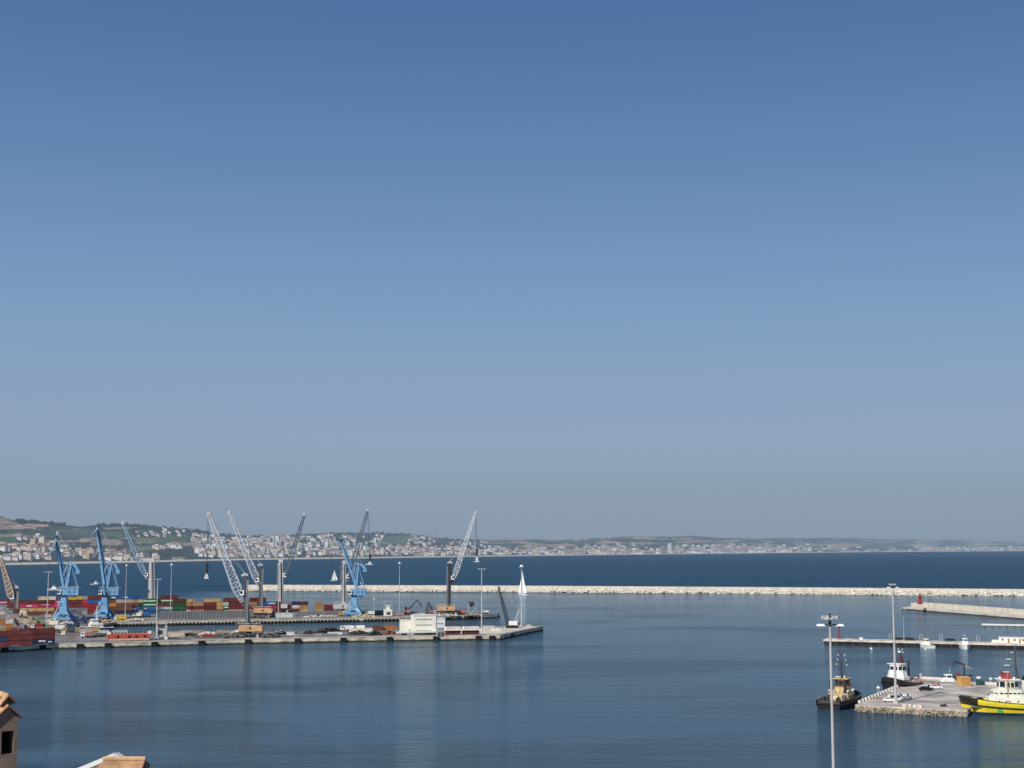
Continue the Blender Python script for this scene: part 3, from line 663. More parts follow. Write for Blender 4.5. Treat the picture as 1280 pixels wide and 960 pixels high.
# ---- middle pier, shaded gap under its deck filled in black
def mid_pier():
    a = G(1029, 805.5, 0); b = G(1310, 812.5, 0); d = b - a; ang = math.atan2(d.y, d.x); L = d.length
    t = thing('pier', 'long narrow pale pier with a dark underside, lamp hoops and moored boats', 'pier', a, ang)
    mb = MB(); mb.box((L / 2, 6, 2.1), (L, 12, .85)); mb.build('deck', mat('pier_concrete', (.60, .53, .46), .9, .3, .2, rust=.35), t)
    mb = MB(); mb.box((L / 2, 6.2, .0), (L - 1, 11.6, 3.3)); mb.build('underside', black, t)  # solid black fill painting in the shade beneath the deck
    for k in range(24): MB().box((2 + k * 4.4, .2, .4), (.7, .5, 2.4)).build('pile', dark, t)
    mb = MB()
    for k in range(16): mb.box((4 + k * 6.3, 1.2, 2.75), (.35, .35, .5))
    mb.build('bollard', dark_steel, t)
    M = Matrix.Translation(a) @ Matrix.Rotation(ang, 4, 'Z')
    def place(px, off, z=2.53): # along-pier coordinate from bearing
        g = G(px, 803 + (px - 1030) * .021, z); loc = M.inverted() @ g; return M @ Vector((loc.x, off, z))
    # hoops
    for k, (px, lb) in enumerate([(1103, 'left of the tall lamp mast'), (1143, 'right of the tall lamp mast'), (1169, 'beside the small white boat'), (1217, 'beside the larger white boat')]):
        p = place(px, 9); h = thing('ladder_hoop', 'white tubular boarding hoop on the pier ' + lb, 'hoop', p, ang, 'white boarding hoops on the pier')
        mb = MB()
        for x in (-.7, .7): mb.tube((x, 0, 0), (x, 0, 2.6), .11, n=6)
        pr = None
        for i in range(7):
            q = Vector((-.7 * math.cos(math.pi * i / 6), 0, 2.6 + .7 * math.sin(math.pi * i / 6)))
            if pr: mb.tube(pr, q, .11, n=6)
            pr = q
        mb.build('hoop_frame', grey_steel, h)
        mb = MB()
        for z in (.9, 1.8): mb.tube((-.7, 0, z), (.7, 0, z), .05, n=4)
        mb.build('rung', light_steel, h)
    for px0, px1, lb in [(1104, 1137, 'nearest the tall lamp mast'), (1174, 1189, 'between the two white boats')]:
        p = place(px0, 10); q = place(px1, 10); L2 = (q - p).length
        f = thing('boom_coil', 'long low heap of black pollution boom on the pier ' + lb, 'floating boom', p, ang)
        mb = MB(); n = int(L2 / 1.6)
        for i in range(n): mb.disc((i * 1.6 + .8, 0, .6 + .12 * math.sin(i * 1.7)), .75, 1.45, 8, 'x')
        mb.build('float', black, f)
        mb = MB(); mb.tube((0, -.5, .3), (L2, -.5, .3), .25); mb.build('skirt', dark, f)
    p = place(1036, 8); l = thing('beacon_post', 'red lattice beacon post on the tip of the long pier', 'beacon', p)
    mb = MB()
    for x, y in ((-.6, -.6), (.6, -.6), (.6, .6), (-.6, .6)): mb.tube((x, y, 0), (x * .4, y * .4, 5.2), .14, n=4)
    for k in range(4):
        z = k * 1.3; mb.tube((-.6, -.6, z), (.6, -.6, z + 1.2), .08, n=4); mb.tube((.6, .6, z), (-.6, .6, z + 1.2), .08, n=4)
    mb.build('mast', red, l); MB().disc((0, 0, 5.8), .55, 1.1, 8).build('lamp', red, l)
    p = place(1066, 5); l = thing('box_cabinet', 'small white cabinet on the bare end of the pier', 'cabinet', p)
    MB().box((0, 0, .6), (1.6, 1, 1.2)).build('body', white, l); MB().box((0, 0, 1.25), (1.8, 1.2, .12)).build('lid', light_steel, l)
    # long house
    p = place(1262, 6.5); hs = thing('pier_hut', 'long flat roofed cream hut on the right end of the pier', 'hut', p, ang)
    MB().box((0, 0, 1.35), (12.5, 4, 2.7)).build('wall', cream_white, hs); MB().box((0, 0, 2.82), (13, 4.5, .25)).build('roof', white, hs)
    for x in (-1.6, 3.6): MB().box((x, -2.03, 1.2), (.9, .1, 2.1)).build('door', mat('door_brown', (.35, .22, .12), .7), hs)
    for x in (-4.5, 1.2, 5.2): MB().box((x, -2.03, 1.7), (.9, .1, .8)).build('window', glass, hs)
    p = place(1240, 7); hs = thing('pump_box', 'low cream cabinet left of the long hut', 'cabinet', p, ang)
    MB().box((0, 0, .7), (3.4, 2, 1.4)).build('body', cream_white, hs); MB().box((0, 0, 1.45), (3.6, 2.2, .12)).build('lid', cream_stone, hs)
    # mast behind mast
    p = place(1120.5, 9); l = thing('flag_pole', 'thin bare pole on the pier right of the tall lamp mast', 'pole', p)
    MB().tube((0, 0, 0), (0, 0, 12.5), .14, .08).build('pole', light_steel, l); MB().disc((0, 0, .2), .4, .4, 8).build('base', concrete, l)
    return place, ang
PP, PANG = mid_pier()

# ---- near pier
NZ = 2.0
np_px = [(1069, 881), (1209, 888), (1252, 854.8), (1150, 847.2)]
np_pts = [G(x, y, NZ) for x, y in np_px]
poly_slab('near_pier_quay', np_pts, NZ, 5, add_joints(mat('pier_paving', (.58, .53, .47), .95, .22, .15), 4, R(8), .7), wall_m, 'broad paved pier with tugs moored round it')
mb = MB(); p, q = np_pts[0], np_pts[1]; d = (q - p); ang = math.atan2(d.y, d.x)
for k in range(900):
    s = rnd.random(); c = p.lerp(q, s); mb.rock((c.x + rnd.uniform(-.2, .2), c.y - rnd.uniform(0, .25), rnd.uniform(-.3, 1.75)), rnd.uniform(.16, .32), k + 50, flat=.8)
tag(mb.build('rubble_facing', mat('rubble_stone', (.48, .40, .32), .9, .4, .6, rust=.4)), 'rough rubble stone facing on the pier front wall', None, kind='stuff')
bm = MB(); bm.taper((0, 0, 0), (1.9, 1.0, 0), (0, 0, .8), (1.7, .8, 0)); bmesh_blk = bm.mesh('concrete_block', mat('block_white', (.62, .56, .48), .9, .2, .8))
def blockrow(a, b, n, label, grp, skip=()):
    p, q = G(*a, NZ), G(*b, NZ); ang = math.atan2(q.y - p.y, q.x - p.x)
    for i in range(n):
        if i in skip: continue
        o = bpy.data.objects.new('concrete_block', bmesh_blk); col.objects.link(o); c = p.lerp(q, (i + .5) / n); o.location = c; o.rotation_euler = (0, 0, ang)
        tag(o, label, 'concrete block', grp)
blockrow((1073, 879.3), (1147, 848.6), 22, 'pale concrete kerb block in the slanting row beside the black and white tugs', 'kerb blocks on the slanting edge')
blockrow((1152, 848.3), (1178, 849.6), 5, 'pale concrete kerb block in the short back row left of the motorboat', 'kerb blocks on the back edge')
blockrow((1129, 883.2), (1152, 884.6), 4, 'pale concrete kerb block on the front edge near the white pickup', 'kerb blocks on the front edge')
blockrow((1229, 855), (1248, 856), 3, 'pale concrete kerb block on the back edge beside the yellow tug', 'kerb blocks behind the yellow tug')
for px, lb in ((1091, 'near the pier corner'), (1125, 'below the white pickup'), (1187, 'left of the yellow bow'), (1190, 'next to the yellow bow')):
    p = G(px, 881 + (px - 1069) * .06, 1.0); t = thing('tyre', 'black tyre fender hung on the rubble pier wall ' + lb, 'tyre', (p.x, p.y - .8, .95), 0.25, 'tyre fenders on the rubble pier')
    MB().torus((0, 0, 0), .75, .32, 'y').build('rubber', black, t); MB().tube((0, .1, .6), (0, .4, 1.3), .06).build('chain', dark_steel, t)

# ================================================================ LAMP MASTS
def lamp_mast(px, py_foot, py_top, z0, label, style, head=2.6, r=.35, grp='tall harbour lamp masts', Y=None):
    p = G(px, py_foot, z0) if Y is None else Vector((A(px, py_foot, Y).x, Y, z0))
    top = A(px, py_top, p.y).z - z0
    t = thing('lamp_mast', label, 'lamp mast', p, 0, grp)
    MB().tube((0, 0, 0), (0, 0, top), r, r * .55, 10).build('pole', light_steel, t)
    MB().disc((0, 0, .3), r * 2, .6, 10).build('base', concrete, t)
    if style == 'T':
        mb = MB(); mb.beam((-head, 0, top), (head, 0, top), .25, .25); mb.build('crossarm', grey_steel, t)
        for s in (-1, 1): MB().box((s * head * .75, -.2, top - .1), (head * .5, .9, .35)).build('floodlight', light_steel, t)
    elif style == 'dome':
        mb = MB()
        mb.tube((0, 0, top), (0, 0, top + .9), head * .62, head * .25, 12); mb.build('head_frame', white, t)
        for k in range(6):
            a = k * math.pi / 3; MB().box((math.cos(a) * head * .55, math.sin(a) * head * .55, top - .3), (.7, .7, .5), a).build('floodlight', light_steel, t)
    else:   # 'crown': two shallow trays and a ring of floodlights above
        MB().torus((0, 0, top + .9), head * .42, .14, 'z', 14, 5).build('ring', grey_steel, t)
        mb = MB(); mb.beam((-head * .9, 0, top + .2), (head * .9, 0, top + .2), .16, .16); mb.beam((0, -head * .7, top + .2), (0, head * .7, top + .2), .16, .16)
        mb.tube((0, 0, top), (0, 0, top + 1.6), .2); mb.build('crossarm', dark_steel, t)
        for s in (-1, 1): MB().taper((s * head * .68, 0, top + .05), (head * .62, .8, 0), (s * head * .68, 0, top + .3), (head * .42, .5, 0)).build('lamp_tray', white, t)
        for k in range(8):
            a = k * math.pi / 4 + .3; MB().box((math.cos(a) * head * .5, math.sin(a) * head * .5, top + 1.1), (.38, .3, .42), a).build('floodlight', grey_steel, t)
lamp_mast(1046, 1130, 783, 3, 'tall grey lamp mast in front, its foot out of the picture', 'crown', 1.7, .245, Y=180)
lamp_mast(1120, 879, 735, NZ, 'tall lamp mast standing on the paved pier between the two tugs', 'crown', 1.9, .42)
lamp_mast(58.3, 786, 715, QZ, 'T headed lamp mast at the dark red container stack', 'T', 2.2, .36)
lamp_mast(156.5, 768, 747, QZ, 'short lamp mast beside the blue container', 'dome', .8, .3); 
lamp_mast(156.5, 767, 707, QZ, 'thin lamp mast right of the second blue crane', 'dome', 1.1, .3)
lamp_mast(195.3, 796, 724, QZ, 'T headed lamp mast above the grey portal frame', 'T', 2.0, .36)
lamp_mast(213, 768, 706, QZ, 'thin lamp mast with a round white head behind the green containers', 'dome', 1.4, .3)
lamp_mast(499, 769, 704, QZ, 'thin lamp mast with a round white head left of the black material handler', 'dome', 1.4, .32)
lamp_mast(467.5, 771.5, 749, QZ, 'short lamp mast on the back quay right of the rightmost blue crane', 'dome', .7, .25)
lamp_mast(602, 787, 711, QZ, 'T headed lamp mast left of the black boomed crawler crane', 'T', 2.2, .4)
lamp_mast(652, 782.5, 708, QZ, 'lamp mast with a round white head at the tip of the front quay', 'dome', 1.9, .46)
lamp_mast(347.8, 773, 706, QZ, 'slim grey lamp mast beside the blue grey lattice boom', 'dome', .8, .3)

# ================================================================ CONTAINERS
CC = {'red': (0.42, 0.035, 0.05), 'dred': (0.16, 0.035, 0.035), 'pinkred': (0.52, 0.05, 0.12), 'brown': (0.17, 0.075, 0.05), 'tan': (0.52, 0.34, 0.15), 'beige': (0.55, 0.47, 0.36), 'blue': (0.03, 0.11, 0.30), 'navy': (0.02, 0.035, 0.10), 'green': (0.02, 0.16, 0.05), 'grey': (0.26, 0.29, 0.33), 'white': (0.74, 0.73, 0.70), 'pale': (0.46, 0.38, 0.36), 'yellow': (0.58, 0.40, 0.05), 'orange': (0.55, 0.22, 0.07), 'dgreen': (0.015, 0.07, 0.03)}
CNAME = dict(red='bright red', dred='dark red', pinkred='crimson', brown='brown', tan='tan', beige='beige', blue='blue', navy='navy', green='green', grey='grey', white='white', pale='dusty pink', yellow='yellow', orange='orange', dgreen='dark green')
CM = {}
def container_mesh(c, L):
    if (c, L) in CM: return CM[(c, L)]
    m = mat('container_' + c, CC[c], .6, .3, .35, rand=.32, rust=.35); md = mat('container_edge_' + c, tuple(v * .6 for v in CC[c]), .6, .2, .5)
    mb = MB(); W, h = 2.44, 2.59; n = int(L / .6)
    mb.box((0, 0, h / 2), (L - .3, W - .12, h - .16), mi=0)
    for i in range(n):                                                  # corrugation ribs
        x = -L / 2 + .35 + (L - .7) * (i + .5) / n
        for s in (-1, 1): mb.box((x, s * (W / 2 - .05), h / 2), (.26, .07, h - .5), mi=0)
    for x in (-1, 1):
        for y in (-1, 1): mb.box((x * (L / 2 - .08), y * (W / 2 - .08), h / 2), (.16, .16, h - .02), mi=1)
        for z in (.08, h - .09):
            mb.box((x * (L / 2 - .085), 0, z), (.14, W - .34, .15), mi=1)
    for y in (-1, 1):
        for z in (.08, h - .09): mb.box((0, y * (W / 2 - .075), z), (L - .34, .13, .15), mi=1)
    for k in (-.8, -.3, .3, .8): mb.tube((L / 2 - .1, k, .15), (L / 2 - .1, k, h - .15), .035, n=4, mi=1)
    CM[(c, L)] = mb.mesh('shipping_container', [m, md]); return CM[(c, L)]
stripe_me = {}
def stripe(parent, L, w, h, x=0, z=1.5, m=None):
    MB().box((x, -1.25, z), (w, .02, h)).build('marking', m or mat('container_marking', (.75, .72, .66), .6), parent)
ANG = R(19)
nC = 0
def stack(px, pyb, L, tiers, where, marks={}):
    """px = bearing of the stack's middle; tiers bottom -> top; where = unique phrase"""
    global nC
    p = G(px, pyb, QZ); n = len(tiers)
    for k, c in enumerate(tiers):
        o = bpy.data.objects.new('shipping_container', container_mesh(c, L)); col.objects.link(o)
        o.location = (p.x + rnd.uniform(-.06, .06), p.y + rnd.uniform(-.1, .1), QZ + .02 + k * 2.61); o.rotation_euler = (0, 0, ANG + rnd.uniform(-.006, .006))
        pos = ['bottom', 'second', 'third', 'fourth', 'fifth'][k] if k < n - 1 else 'top'
        if n == 1: pos = 'single'
        tag(o, '%s %s container, %s%s' % (pos, CNAME[c], 'short, ' if L < 8 else '', where) if n > 1 else '%s container on its own %s' % (CNAME[c], where), 'shipping container', 'stacked shipping containers')
        nC += 1
        if k in marks:
            for (w, h, x, z, mm) in marks[k]: stripe(o, L, w, h, x, z, mm)
pinkmark = mat('pink_marking', (.72, .42, .50), .6); palegreen = mat('pale_green_marking', (.62, .78, .60), .6)
F40, F20 = 12.19, 6.06
# front dark red stack by the water
stack(-8.5, 809.5, F40, ['dred', 'navy', 'dred'], 'in the front waterside stack at the left edge')
stack(23.5, 807.2, F40, ['dred', 'dred', 'dred'], 'in the middle waterside stack')
stack(52.2, 805.3, F40, ['navy', 'dred', 'dred'], 'in the waterside stack at the T headed lamp', {0: [(3.2, .7, 0, 1.6, None), (1.8, .5, 3.8, 1.2, None)]})
# second row, pale ends at far left
stack(-1, 793, F20, ['orange', 'pale', 'orange', 'pale', 'pale', 'grey'], 'at the left edge behind the waterside stacks')
stack(8, 791.5, F20, ['orange', 'orange', 'white', 'pale', 'grey'], 'in the second pale column from the left')
stack(16.5, 790, F20, ['brown', 'pale', 'white', 'pale', 'brown'], 'in the third pale column from the left')
stack(30, 784, F40, ['grey', 'beige'], 'behind the middle waterside stack', {})
# long mixed row behind
ROW = [  # px centre, L, tiers
    (3, F40, ['brown', 'tan', 'grey', 'red'], {3: [(5, .9, 0, 1.3, pinkmark)]}, 'behind the pale columns'), (20, F40, ['brown', 'tan', 'dred', 'dred'], {}, 'below the faded orange crane boom'),
    (36, F40, ['brown', 'tan', 'pinkred', 'dred'], {2: [(4, 1.3, 0, 1.3, pinkmark)]}, 'left of the T headed lamp'), (58, F40, ['brown', 'tan', 'pinkred', 'dred', 'beige'], {2: [(6, .5, -1, 2.0, pinkmark)]}, 'behind the T headed lamp'),
    (73, F20, ['brown', 'dred', 'pinkred', 'pinkred'], {3: [(2.6, 1.2, 0, 1.3, pinkmark)]}, 'left of the leftmost blue crane column'), (93, F40, ['grey', 'grey', 'dred', 'dred', 'yellow'], {}, 'right of the leftmost blue crane'),
    (107.5, F20, ['pale', 'grey', 'red', 'red', 'grey'], {4: [(2, .9, 1.6, 1.4, None)]}, 'midway between the two left blue cranes'), (120, F40, ['brown', 'red', 'red', 'blue', 'dred'], {}, 'left of the second blue crane column'),
    (140, F20, ['brown', 'brown', 'orange', 'brown', 'dgreen'], {3: [], 4: [(3.6, .9, 1, 1.2, palegreen)]}, 'right of the second blue crane column'), (155, F40, ['navy', 'brown', 'brown', 'beige', 'blue'], {4: [(1.4, 1.1, 1.5, 1.3, None)]}, 'at the short lamp mast'),
    (170.5, F20, ['navy', 'blue', 'brown', 'tan', 'blue'], {1: [(1.4, 1.0, -1.5, 1.3, None)]}, 'left of the grey crane tower'), (178.5, F20, ['beige', 'blue', 'dgreen', 'beige'], {}, 'under the grey crane tower'),
    (189, F40, ['blue', 'blue', 'green', 'green'], {0: [], 1: [(1.6, .7, -4.2, 1.3, None)], 2: [(11.4, .8, 0, 1.3, palegreen)], 3: [(11.4, .8, 0, 1.3, palegreen)]}, 'in front of the grey crane tower'),
    (199.5, F20, ['navy', 'grey', 'dred', 'dgreen'], {}, 'between the green columns'), (211, F40, ['blue', 'grey', 'dred', 'green', 'dred'], {1: [(7, .9, 0, 1.3, None)], 3: [(11, .8, 0, 1.5, palegreen)]}, 'at the thin round headed lamp mast'),
    (226, F40, ['dgreen', 'green', 'dgreen', 'dred'], {}, 'right of the thin round headed lamp mast'), (237.5, F20, ['white', 'dred', 'tan', 'tan'], {}, 'left in the tan group'), (249, F40, ['tan', 'dred', 'tan'], {}, 'in the middle of the tan group'),
    (265, F40, ['dred', 'dred', 'dred', 'tan'], {}, 'in the block left of the striped green ones'), (275.5, F20, ['dred', 'tan', 'tan'], {}, 'just left of the striped green ones'), (284, F20, ['green', 'green', 'white', 'dred'], {0: [(4.6, .8, 0, 1.4, palegreen)], 1: [(4.6, .8, 0, 1.4, palegreen)]}, 'left of the orange tracked crane mast'),
    (295.5, F40, ['tan', 'dred', 'dred', 'dred'], {}, 'behind the orange tracked crane mast'), (312.5, F40, ['tan', 'dred', 'tan'], {}, 'left of the black crane tower base'),
    (326, F20, ['dred', 'brown', 'dred'], {}, 'behind the orange mobile crane house'), (339, F40, ['dred', 'red', 'blue'], {2: [(5, .8, 0, 1.4, None)]}, 'left of the grey mast tower'), (350, F20, ['dred', 'dred', 'dred'], {}, 'under the grey mast tower'),
    (359, F20, ['dred', 'dred', 'grey'], {}, 'right of the grey mast tower'), (369.5, F20, ['dred', 'pale', 'navy'], {1: [(5.2, .9, 0, 1.9, None)]}, 'with white stripes left of the tan pair'),
    (379.5, F20, ['tan', 'tan', 'dred'], {}, 'in the tan pair left of the gap'), (398.5, F20, ['tan', 'tan', 'tan'], {}, 'in the lone tan tower'), (410.5, F20, ['dred', 'red'], {}, 'right of the lone tan tower'), (421, F20, ['tan'], {}, 'left of the rightmost blue crane')]
for px, L, tiers, marks, wh in ROW:
    yb = interp([(0, 769.5), (150, 767.6), (300, 765.9), (430, 764.6)], px)
    stack(px, yb, L, tiers, wh, marks)
# second depth row so that the yard has body, only where it shows above the first
for k, (px, L, tiers, wh) in enumerate([(12, F40, ['brown', 'dred', 'dred', 'dred'], 'in the back row at the left edge'), (190, F40, ['dred', 'brown', 'dred', 'grey'], 'in the back row behind the striped green ones'), (205, F40, ['dred', 'dred', 'dred', 'dred'], 'in the back row left of the round headed lamp'),
                                     (292, F40, ['dred', 'dred', 'dred', 'dred'], 'in the back row behind the tracked crane mast'), (322, F40, ['brown', 'dred', 'dred', 'dred'], 'in the back row left of the black crane tower')]):
    yb = interp([(0, 769.5), (150, 767.6), (300, 765.9), (430, 764.6)], px) - .85
    stack(px, yb, L, tiers, wh)
stack(472, 788, F20, ['brown'], 'on the front quay left of the brick red pair'); stack(482.5, 787.6, F40, ['pink' if 0 else 'orange'], 'on the front quay beside the white building'); stack(118, 789.2, F20, ['tan'], 'standing by the closed end of the basin')

# ================================================================ CRANES
def X(px, py, base, dy=0):  # survey point at the crane's depth -> crane-local
    p = A(px, py, base.y + dy); return p - base
def portal_crane(px, py, sc, boomfoot, boomtip, jib_front, jib_rear, ap, cw, label, hook=None):
    b = G(px, py, QZ); t = thing('portal_crane', label, 'crane', b, 0, 'blue portal cranes')
    W = b.y / F * 1.0                                    # metres per bearing unit
    # portal: four splayed legs and a ring beam
    for sx in (-1, 1):
        for sy in (-1, 1):
            lg = MB(); lg.beam((sx * 5.4, sy * 4.6, 1.4), (sx * 2.2, sy * 2.0, 5.2), 1.9, 1.5, 2.3, 2.0); lg.build('leg', crane_blue, t)
            MB().box((sx * 5.4, sy * 4.6, .7), (3.4, 1.1, 1.4)).build('bogie', crane_blue_dk, t)
    for y_ in (-4.6, 4.6): MB().box((0, y_, 2.2), (11, .9, 1.6)).build('sill_beam', crane_blue, t)
    zc = X(px, 746, b).z
    mb = MB(); mb.taper((0, 0, 4.2), (5.2, 5.0, 0), (0, 0, 8), (4.6, 4.4, 0)); mb.taper((0, 0, 7.95), (4.6, 4.4, 0), (0, 0, zc * .98), (3.5, 3.5, 0)); mb.build('column', crane_blue, t)
    mb = MB(); mb.tube((-6, -2.5, 2.5), (-2.6, -2.4, 9), .28, n=4); mb.tube((-6.6, -2.5, 2.5), (-3.2, -2.4, 9), .28, n=4)
    for k in range(10): mb.tube((-6 + .34 * k, -2.5, 2.6 + .64 * k), (-6.6 + .34 * k, -2.5, 2.6 + .64 * k), .12, n=3)
    mb.build('stair', light_steel, t)
    MB().box((-2.6, -1.4, zc * .70), (2.4, 2.2, 2.2)).build('electric_box', crane_blue, t)
    MB().disc((0, 0, zc + .3), 1.9, 1.4, 12).build('slewing_ring', crane_blue_dk, t)
    h0 = zc + 1.0; xr = (cw[0] - px) * W * .93
    mb = MB(); mb.box((xr * .42, 0, h0 + 2.2), (xr * .95 + 3.4, 5.2, 4.2)); mb.box((xr * .55, 0, h0 + 4.5), (xr * .6, 4, .6)); mb.build('machinery_house', crane_blue, t)
    MB().box((xr * .62, -.5, h0 - .5), (3.4, 4.0, 1.3)).build('ballast_box', crane_blue_dk, t)
    mb = MB(); mb.box((xr * .42, -2.62, h0 + 2.4), (.9, .1, 1.6)); mb.box((xr * .8, -2.62, h0 + 2.4), (.9, .1, 1.6)); mb.build('door', crane_blue_dk, t)
    mb = MB(); mb.box((-2.5, -2.6, h0 + 2.0), (2.2, 2.0, 2.4)); mb.build('cab', white, t)
    MB().box((-2.7, -3.63, h0 + 2.2), (1.7, .08, 1.4)).build('cab_window', glass, t)
    mb = MB(); rr = [(-3, -2.9), (xr * .9 + 1.6, -2.9), (xr * .9 + 1.6, 2.9), (-3, 2.9)]
    for z in (4.9, 5.5):
        for a, c in zip(rr, rr[1:] + rr[:1]): mb.tube((a[0], a[1], h0 + z), (c[0], c[1], h0 + z), .09, n=3)
    for a in rr: mb.tube((a[0], a[1], h0 + 4.3), (a[0], a[1], h0 + 5.5), .09, n=3)
    mb.build('railing', light_steel, t)
    top = X(*ap, b); f0 = X(*boomfoot, b)
    zr = h0 + 4.2
    mb = MB()
    for sy in (-1.6, 1.6):
        mb.beam((1.6, sy, zr), (top.x, sy * .55, top.z), 1.35, 1.0, 1.1, .9); mb.beam((xr * .95, sy, zr), (top.x, sy * .55, top.z), .35, .35)
        mb.beam((.6, sy, zr + 1), (top.x - 1.5, sy * .5, top.z - 2), .5, .5)
    mb.beam((top.x - .6, -1.2, top.z - 3), (top.x - .6, 1.2, top.z - 3), .5, .5); mb.build('a_frame', crane_blue, t)
    mb = MB(); cwp = X(*cw, b)
    mb.beam((top.x - 2.6, 0, top.z + .6), (top.x + (cwp.x - top.x) * .5, 0, top.z - .8), 1.6, 1.5); mb.beam((top.x + (cwp.x - top.x) * .5, 0, top.z - .6), (cwp.x, 0, cwp.z), 1.8, 1.8); mb.build('balance_lever', crane_blue, t)
    MB().box((cwp.x, 0, cwp.z - .9), (2.6, 3.2, 2.4)).build('counterweight', crane_blue, t)
    bt = X(*boomtip, b)
    mb = MB()
    for sy in (-1.1, 1.1):
        mb.beam((f0.x + sy * .9, sy * 1.3, f0.z), (bt.x + sy * .3, sy * .6, bt.z), 1.7, 1.5, .9, .9)
    for k in range(1, 10):
        q = f0.lerp(bt, k / 10); mb.beam((q.x, -1.2, q.z), (q.x, 1.2, q.z), .3, .3)
    mb.beam(f0.lerp(bt, .06), f0.lerp(bt, .34), 3.0, 1.3, 2.1, 1.1); mb.build('boom', crane_blue, t)
    mb = MB(); q = f0.lerp(bt, .22)
    for sy in (-1.2, 1.2): mb.tube((top.x - 2.5, sy, top.z + .4), (q.x, sy, q.z), .22, n=5)
    mb.beam((f0.x + 2.6, 0, f0.z + 1), (f0.x - .6, 0, f0.lerp(bt, .14).z + 1), .7, .7); mb.build('luffing_rod', grey_steel, t)
    jf = X(*jib_front, b, -9); jr = X(*jib_rear, b, 3)
    mb = MB(); mid = bt + Vector((0, 0, .9))
    for sy in (-.8, .8):
        o = Vector((sy, 0, 0))
        mb.tube(mid + o * .6, jf, .30, .2, 5); mb.tube(mid + o * .6, jr + o * .5, .30, .2, 5); mb.tube(bt + Vector((0, 0, 3.2)), jf, .16, n=4); mb.tube(bt + Vector((0, 0, 3.2)), jr, .16, n=4)
    mb.tube(bt, bt + Vector((0, 0, 3.4)), .6, .4, 6)
    for k in range(1, 6):
        a = mid.lerp(jf, k / 6); c = (bt + Vector((0, 0, 3.2))).lerp(jf, k / 6); mb.tube(a, c, .12, n=3)
        a = mid.lerp(jr, k / 6); c = (bt + Vector((0, 0, 3.2))).lerp(jr, k / 6); mb.tube(a, c, .12, n=3)
    mb.build('jib', boom_cyan, t)
    MB().disc(bt + Vector((0, 0, 3.4)), 1.1, .7, 10, 'x').build('sheave', dark_steel, t)
    mb = MB(); mb.tube(jr, (top.x, 0, top.z + .6), .10, n=4); mb.tube(jr, (cwp.x, 0, cwp.z + 1.2), .10, n=4); mb.build('backstay_rope', grey_steel, t)
    if hook:
        hp = X(*hook, b, -9); mb = MB(); mb.tube(jf, hp, .09, n=4); mb.build('hoist_rope', dark_steel, t); MB().taper((hp.x, hp.y, hp.z - 2), (.8, .5, 0), (hp.x, hp.y, hp.z), (1.3, .8, 0)).build('hook', dark_steel, t)
portal_crane(79.5, 776.5, 1, (82.5, 734), (70, 677), (60.5, 697), (72, 664), (89.5, 705), (98, 713), 'leftmost blue portal crane, its thin jib folded down to the left', (60.5, 705))
portal_crane(130.5, 773, 1, (133, 734), (122, 663), (113, 671), (128, 662), (140, 705), (148, 713), 'second blue portal crane, boom almost upright, right of the leftmost one')
portal_crane(442.5, 770.2, 1, (447, 732), (425.5, 675), (415, 672), (433, 678), (448.5, 705), (456.5, 711), 'rightmost blue portal crane, standing alone before the breakwater', (414, 700))

